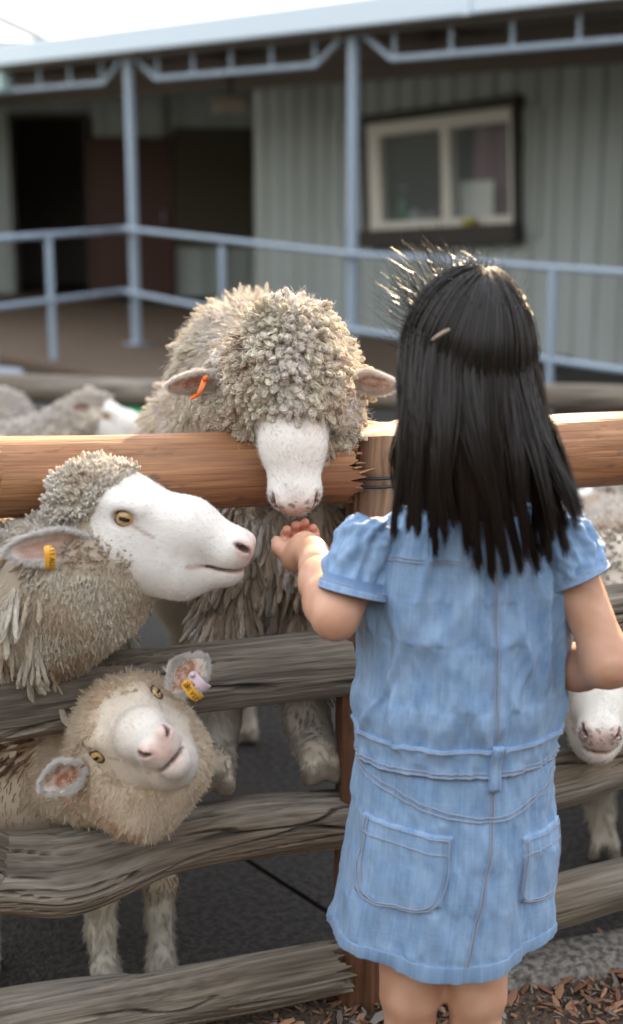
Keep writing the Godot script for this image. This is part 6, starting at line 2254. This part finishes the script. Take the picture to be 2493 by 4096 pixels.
func girl_hair(t: Node, hc: Vector3, fb: Basis):
	var acc := [PackedVector3Array(), PackedVector3Array(), PackedInt32Array(), PackedColorArray()]
	var r := RandomNumberGenerator.new()
	r.seed = 99
	var c0 := hc + Vector3(0, 0.010, 0.004)
	var pole := Vector3(0.22, 0.93, 0.24).normalized()
	var ex := pole.cross(Vector3(0, 0, 1)).normalized()
	var ez := ex.cross(pole)
	var face := fb.x
	var radii := Vector3(0.0665, 0.094, 0.088)
	var tint := func() -> Color: return Color(0.007, 0.0058, 0.0058).lerp(Color(0.019, 0.0125, 0.0100), r.randf())
	# where a strand of azimuth ph runs, u from the root (0) to the tip (1)
	var run := func(ph: float, th0: float, layer: float, tip: Vector3, u_count: int, wob: float) -> Array:
		var out := []
		var side := ex * cos(ph) + ez * sin(ph)
		var th1 := 1.28 + 0.42 * fmod(absf(ph * 37.7 + th0 * 91.0), 1.0)
		var part := 0.38
		var last := Vector3.ZERO
		var dirn := Vector3.ZERO
		for i in u_count:
			var u := i / (u_count - 1.0)
			if u <= part:
				var th := lerpf(th0, th1, u / part)
				var d := pole * cos(th) + side * sin(th)
				var p := c0 + Vector3(d.x * (radii.x + layer), d.y * (radii.y + layer), d.z * (radii.z + layer))
				out.append(p)
				last = p
			else:
				var q := (u - part) / (1.0 - part)
				var b := last + Vector3(side.x * 0.008 * sin(minf(q * 3.0, 1.0) * PI * 0.5), (tip.y - last.y) * q, 0)
				var e := q * q * (1.6 - 0.6 * q)
				b.x = lerpf(b.x, tip.x, e) + wob * sin(q * 5.0 + ph * 7.0) * q
				b.z = lerpf(last.z, tip.z, q * (1.6 - 0.6 * q)) + 0.014 * maxf(0.0, side.z) * sin(q * PI) + wob * 0.5 * cos(q * 4.0 + ph * 5.0) * q
				out.append(b)
		return out
	var made := 0
	var clumps := 78
	for k in clumps:
		var ph := TAU * (k + r.randf_range(-0.3, 0.3)) / clumps
		var side := ex * cos(ph) + ez * sin(ph)
		if side.dot(face) > 0.50:
			continue
		var back := clampf(side.z, -1, 1)
		var lr := side.x
		# tips: longest at the back, flicking outwards at both sides
		var ty := lerpf(0.890, 0.842, clampf(back + 0.25, 0, 1)) + r.randf_range(-0.020, 0.044)
		var tx := c0.x + side.x * 0.062 + 0.024 + r.randf_range(-0.016, 0.016)
		if lr > 0.35:
			tx += 0.034 * r.randf()
		elif lr < -0.35 and back > 0.2:
			tx += -0.050 * r.randf() - 0.010
			ty += 0.016 + 0.02 * r.randf()
		elif lr < -0.5:
			ty += 0.036
			tx -= 0.020
		var tz := -1.555 + r.randf_range(-0.006, 0.020) if back > -0.25 else c0.z + side.z * 0.08
		if back > -0.25:
			tz = lerpf(-1.585, tz, clampf(back * 1.4 + 0.3, 0, 1))
		var tip := Vector3(tx, ty, tz)
		var layer_c := r.randf_range(0.003, 0.010)
		var mid: Array = run.call(ph, 0.5, layer_c, tip, 20, 0.004)
		for s in 135:
			var p2 := ph + r.randfn(0.0, 0.075)
			var th0: float = absf(r.randfn(0.45, 0.35))
			if r.randf() < 0.12:
				th0 = r.randf_range(0.7, 1.3)
			var ly := maxf(0.001, layer_c + r.randfn(0.0, 0.003))
			var tp := tip + Vector3(r.randfn(0, 0.006), r.randfn(0, 0.014), r.randfn(0, 0.005))
			var pts: Array = run.call(p2, th0, ly, tp, 20, 0.004 + 0.003 * r.randf())
			for i in 20:
				var q := i / 19.0
				pts[i] = (pts[i] as Vector3).lerp(mid[i], 0.62 * smoothstep(0.45, 1.0, q))
			ribbon(acc, pts, r.randf_range(0.0004, 0.0008), c0, tint.call())
			made += 1
	# loose locks in front of her left shoulder
	for k in 7:
		var b := Vector3(0.1123, 0.9887, -1.6650).lerp(Vector3(0.1269, 0.9913, -1.6500), k / 6.0)
		var e := Vector3(0.1022, 0.8960, -1.6400).lerp(Vector3(0.1243, 0.9030, -1.6200), k / 6.0) + Vector3(0, r.randf_range(-0.010, 0.012), 0)
		for s in 34:
			var o := Vector3(r.randfn(0, 0.003), r.randfn(0, 0.004), r.randfn(0, 0.003))
			var pts := []
			for i in 12:
				var q := i / 11.0
				pts.append(b.lerp(e, q) + o * (1.0 - 0.6 * q) + Vector3(-0.012 * sin(q * PI), 0, 0.008 * sin(q * PI)))
			ribbon(acc, pts, 0.0007, c0, tint.call())
	# cap under the strands
	var rows := 30
	var cols := 48
	var k0: int = acc[0].size()
	for i in rows:
		var th := 1.72 * i / (rows - 1.0)
		for k in cols:
			var ph := TAU * k / cols
			var side := ex * cos(ph) + ez * sin(ph)
			var d := pole * cos(th) + side * sin(th)
			var m := -0.005 if (d.dot(face) < 0.62 or d.y > 0.45) else -0.022
			var p := c0 + Vector3(d.x * (radii.x + m), d.y * (radii.y + m), d.z * (radii.z + m))
			acc[0].append(p)
			acc[1].append(d)
			acc[3].append(Color(0.018, 0.011, 0.009))
			if i < rows - 1:
				var a := k0 + i * cols + k
				var b := k0 + i * cols + (k + 1) % cols
				acc[2].append_array([a, a + cols, b, b, a + cols, b + cols])
	# curtain of hair behind the neck so that no gap shows
	var n2: int = acc[0].size()
	for i in 12:
		for k in 24:
			var a := -1.55 + 3.1 * k / 23.0
			var y := lerpf(c0.y + 0.01, 0.885, i / 11.0)
			acc[0].append(Vector3(c0.x + sin(a) * 0.0625 + 0.012 * i / 11.0, y, c0.z + cos(a) * 0.0845 - 0.004 * i / 11.0))
			acc[1].append(Vector3(sin(a), 0, cos(a)))
			acc[3].append(Color(0.014, 0.009, 0.008))
			if i < 11 and k < 23:
				var q := n2 + i * 24 + k
				acc[2].append_array([q, q + 1, q + 24, q + 1, q + 25, q + 24])
	var h := put("hair", to_mesh(acc[0], acc[1], acc[2], acc[3]), M.hair, t)
	# flyaway strands lifted by the wind, mostly on her left
	var fl := [PackedVector3Array(), PackedVector3Array(), PackedInt32Array(), PackedColorArray()]
	for k in 420:
		var d := Vector3(r.randf_range(-1.0, 0.35), r.randf_range(0.05, 1.0), r.randf_range(-0.5, 0.5)).normalized()
		if k > 300:
			d = Vector3(r.randf_range(-0.5, 0.9), r.randf_range(0.5, 1.0), r.randf_range(-0.5, 0.4)).normalized()
		var p := c0 + Vector3(d.x * 0.076, d.y * 0.102, d.z * 0.096)
		var ln := r.randf_range(0.012, 0.050) * (1.0 if d.x < -0.2 else 0.55)
		var bendv := Vector3(r.randf_range(-0.6, 0.1), r.randf_range(0.1, 0.8), r.randf_range(-0.3, 0.3))
		var pts := []
		var kink := r.randf() * TAU
		for i in 9:
			var q := i / 8.0
			pts.append(p + Vector3(sin(q * 5.0 + kink), cos(q * 4.0 + kink), 0) * 0.0035 * q + (d * 0.7 + Vector3(-0.25, 0.25, 0)) * ln * q + bendv * ln * 0.7 * q * q)
		ribbon(fl, pts, 0.00030, c0, tint.call())
	# short fuzz over the crown that catches the sun
	for k in 1500:
		var d := Vector3(r.randf_range(-0.5, 0.95), r.randf_range(0.45, 1.0), r.randf_range(-0.3, 0.35)).normalized()
		if k > 300:
			d = Vector3(r.randfn(0.55, 0.22), r.randfn(0.72, 0.14), r.randfn(0.12, 0.20)).normalized()
		var p := c0 + Vector3(d.x * 0.074, d.y * 0.102, d.z * 0.096)
		var ln := r.randf_range(0.004, 0.014)
		var dd := (d * 0.6 + Vector3(r.randf_range(-1, 1), r.randf_range(-0.4, 0.6), r.randf_range(-1, 1))).normalized()
		var pts := []
		for i in 5:
			var q := i / 4.0
			pts.append(p + dd * ln * q + Vector3(0, -0.3, 0) * ln * q * q)
		ribbon(fl, pts, 0.00030, c0, tint.call())
	var fo := put("flyaway_hair", to_mesh(fl[0], fl[1], fl[2], fl[3]), M.hair, h)
	fo.set_meta("kind", "stuff")
	# pale raised streak standing for scalp bared at the parting
	var a := Vector3(0.1319, 1.0952, -1.5580)
	var b := Vector3(0.1505, 1.1072, -1.5560)
	tube("parting_streak", [a, a.lerp(b, 0.3) + Vector3(0, 0.001, 0.003), a.lerp(b, 0.7) + Vector3(0, 0.001, 0.003), b], [0.0012, 0.0020, 0.0020, 0.0012], 8, mat(Color(0.36, 0.28, 0.21), 0.5), h)
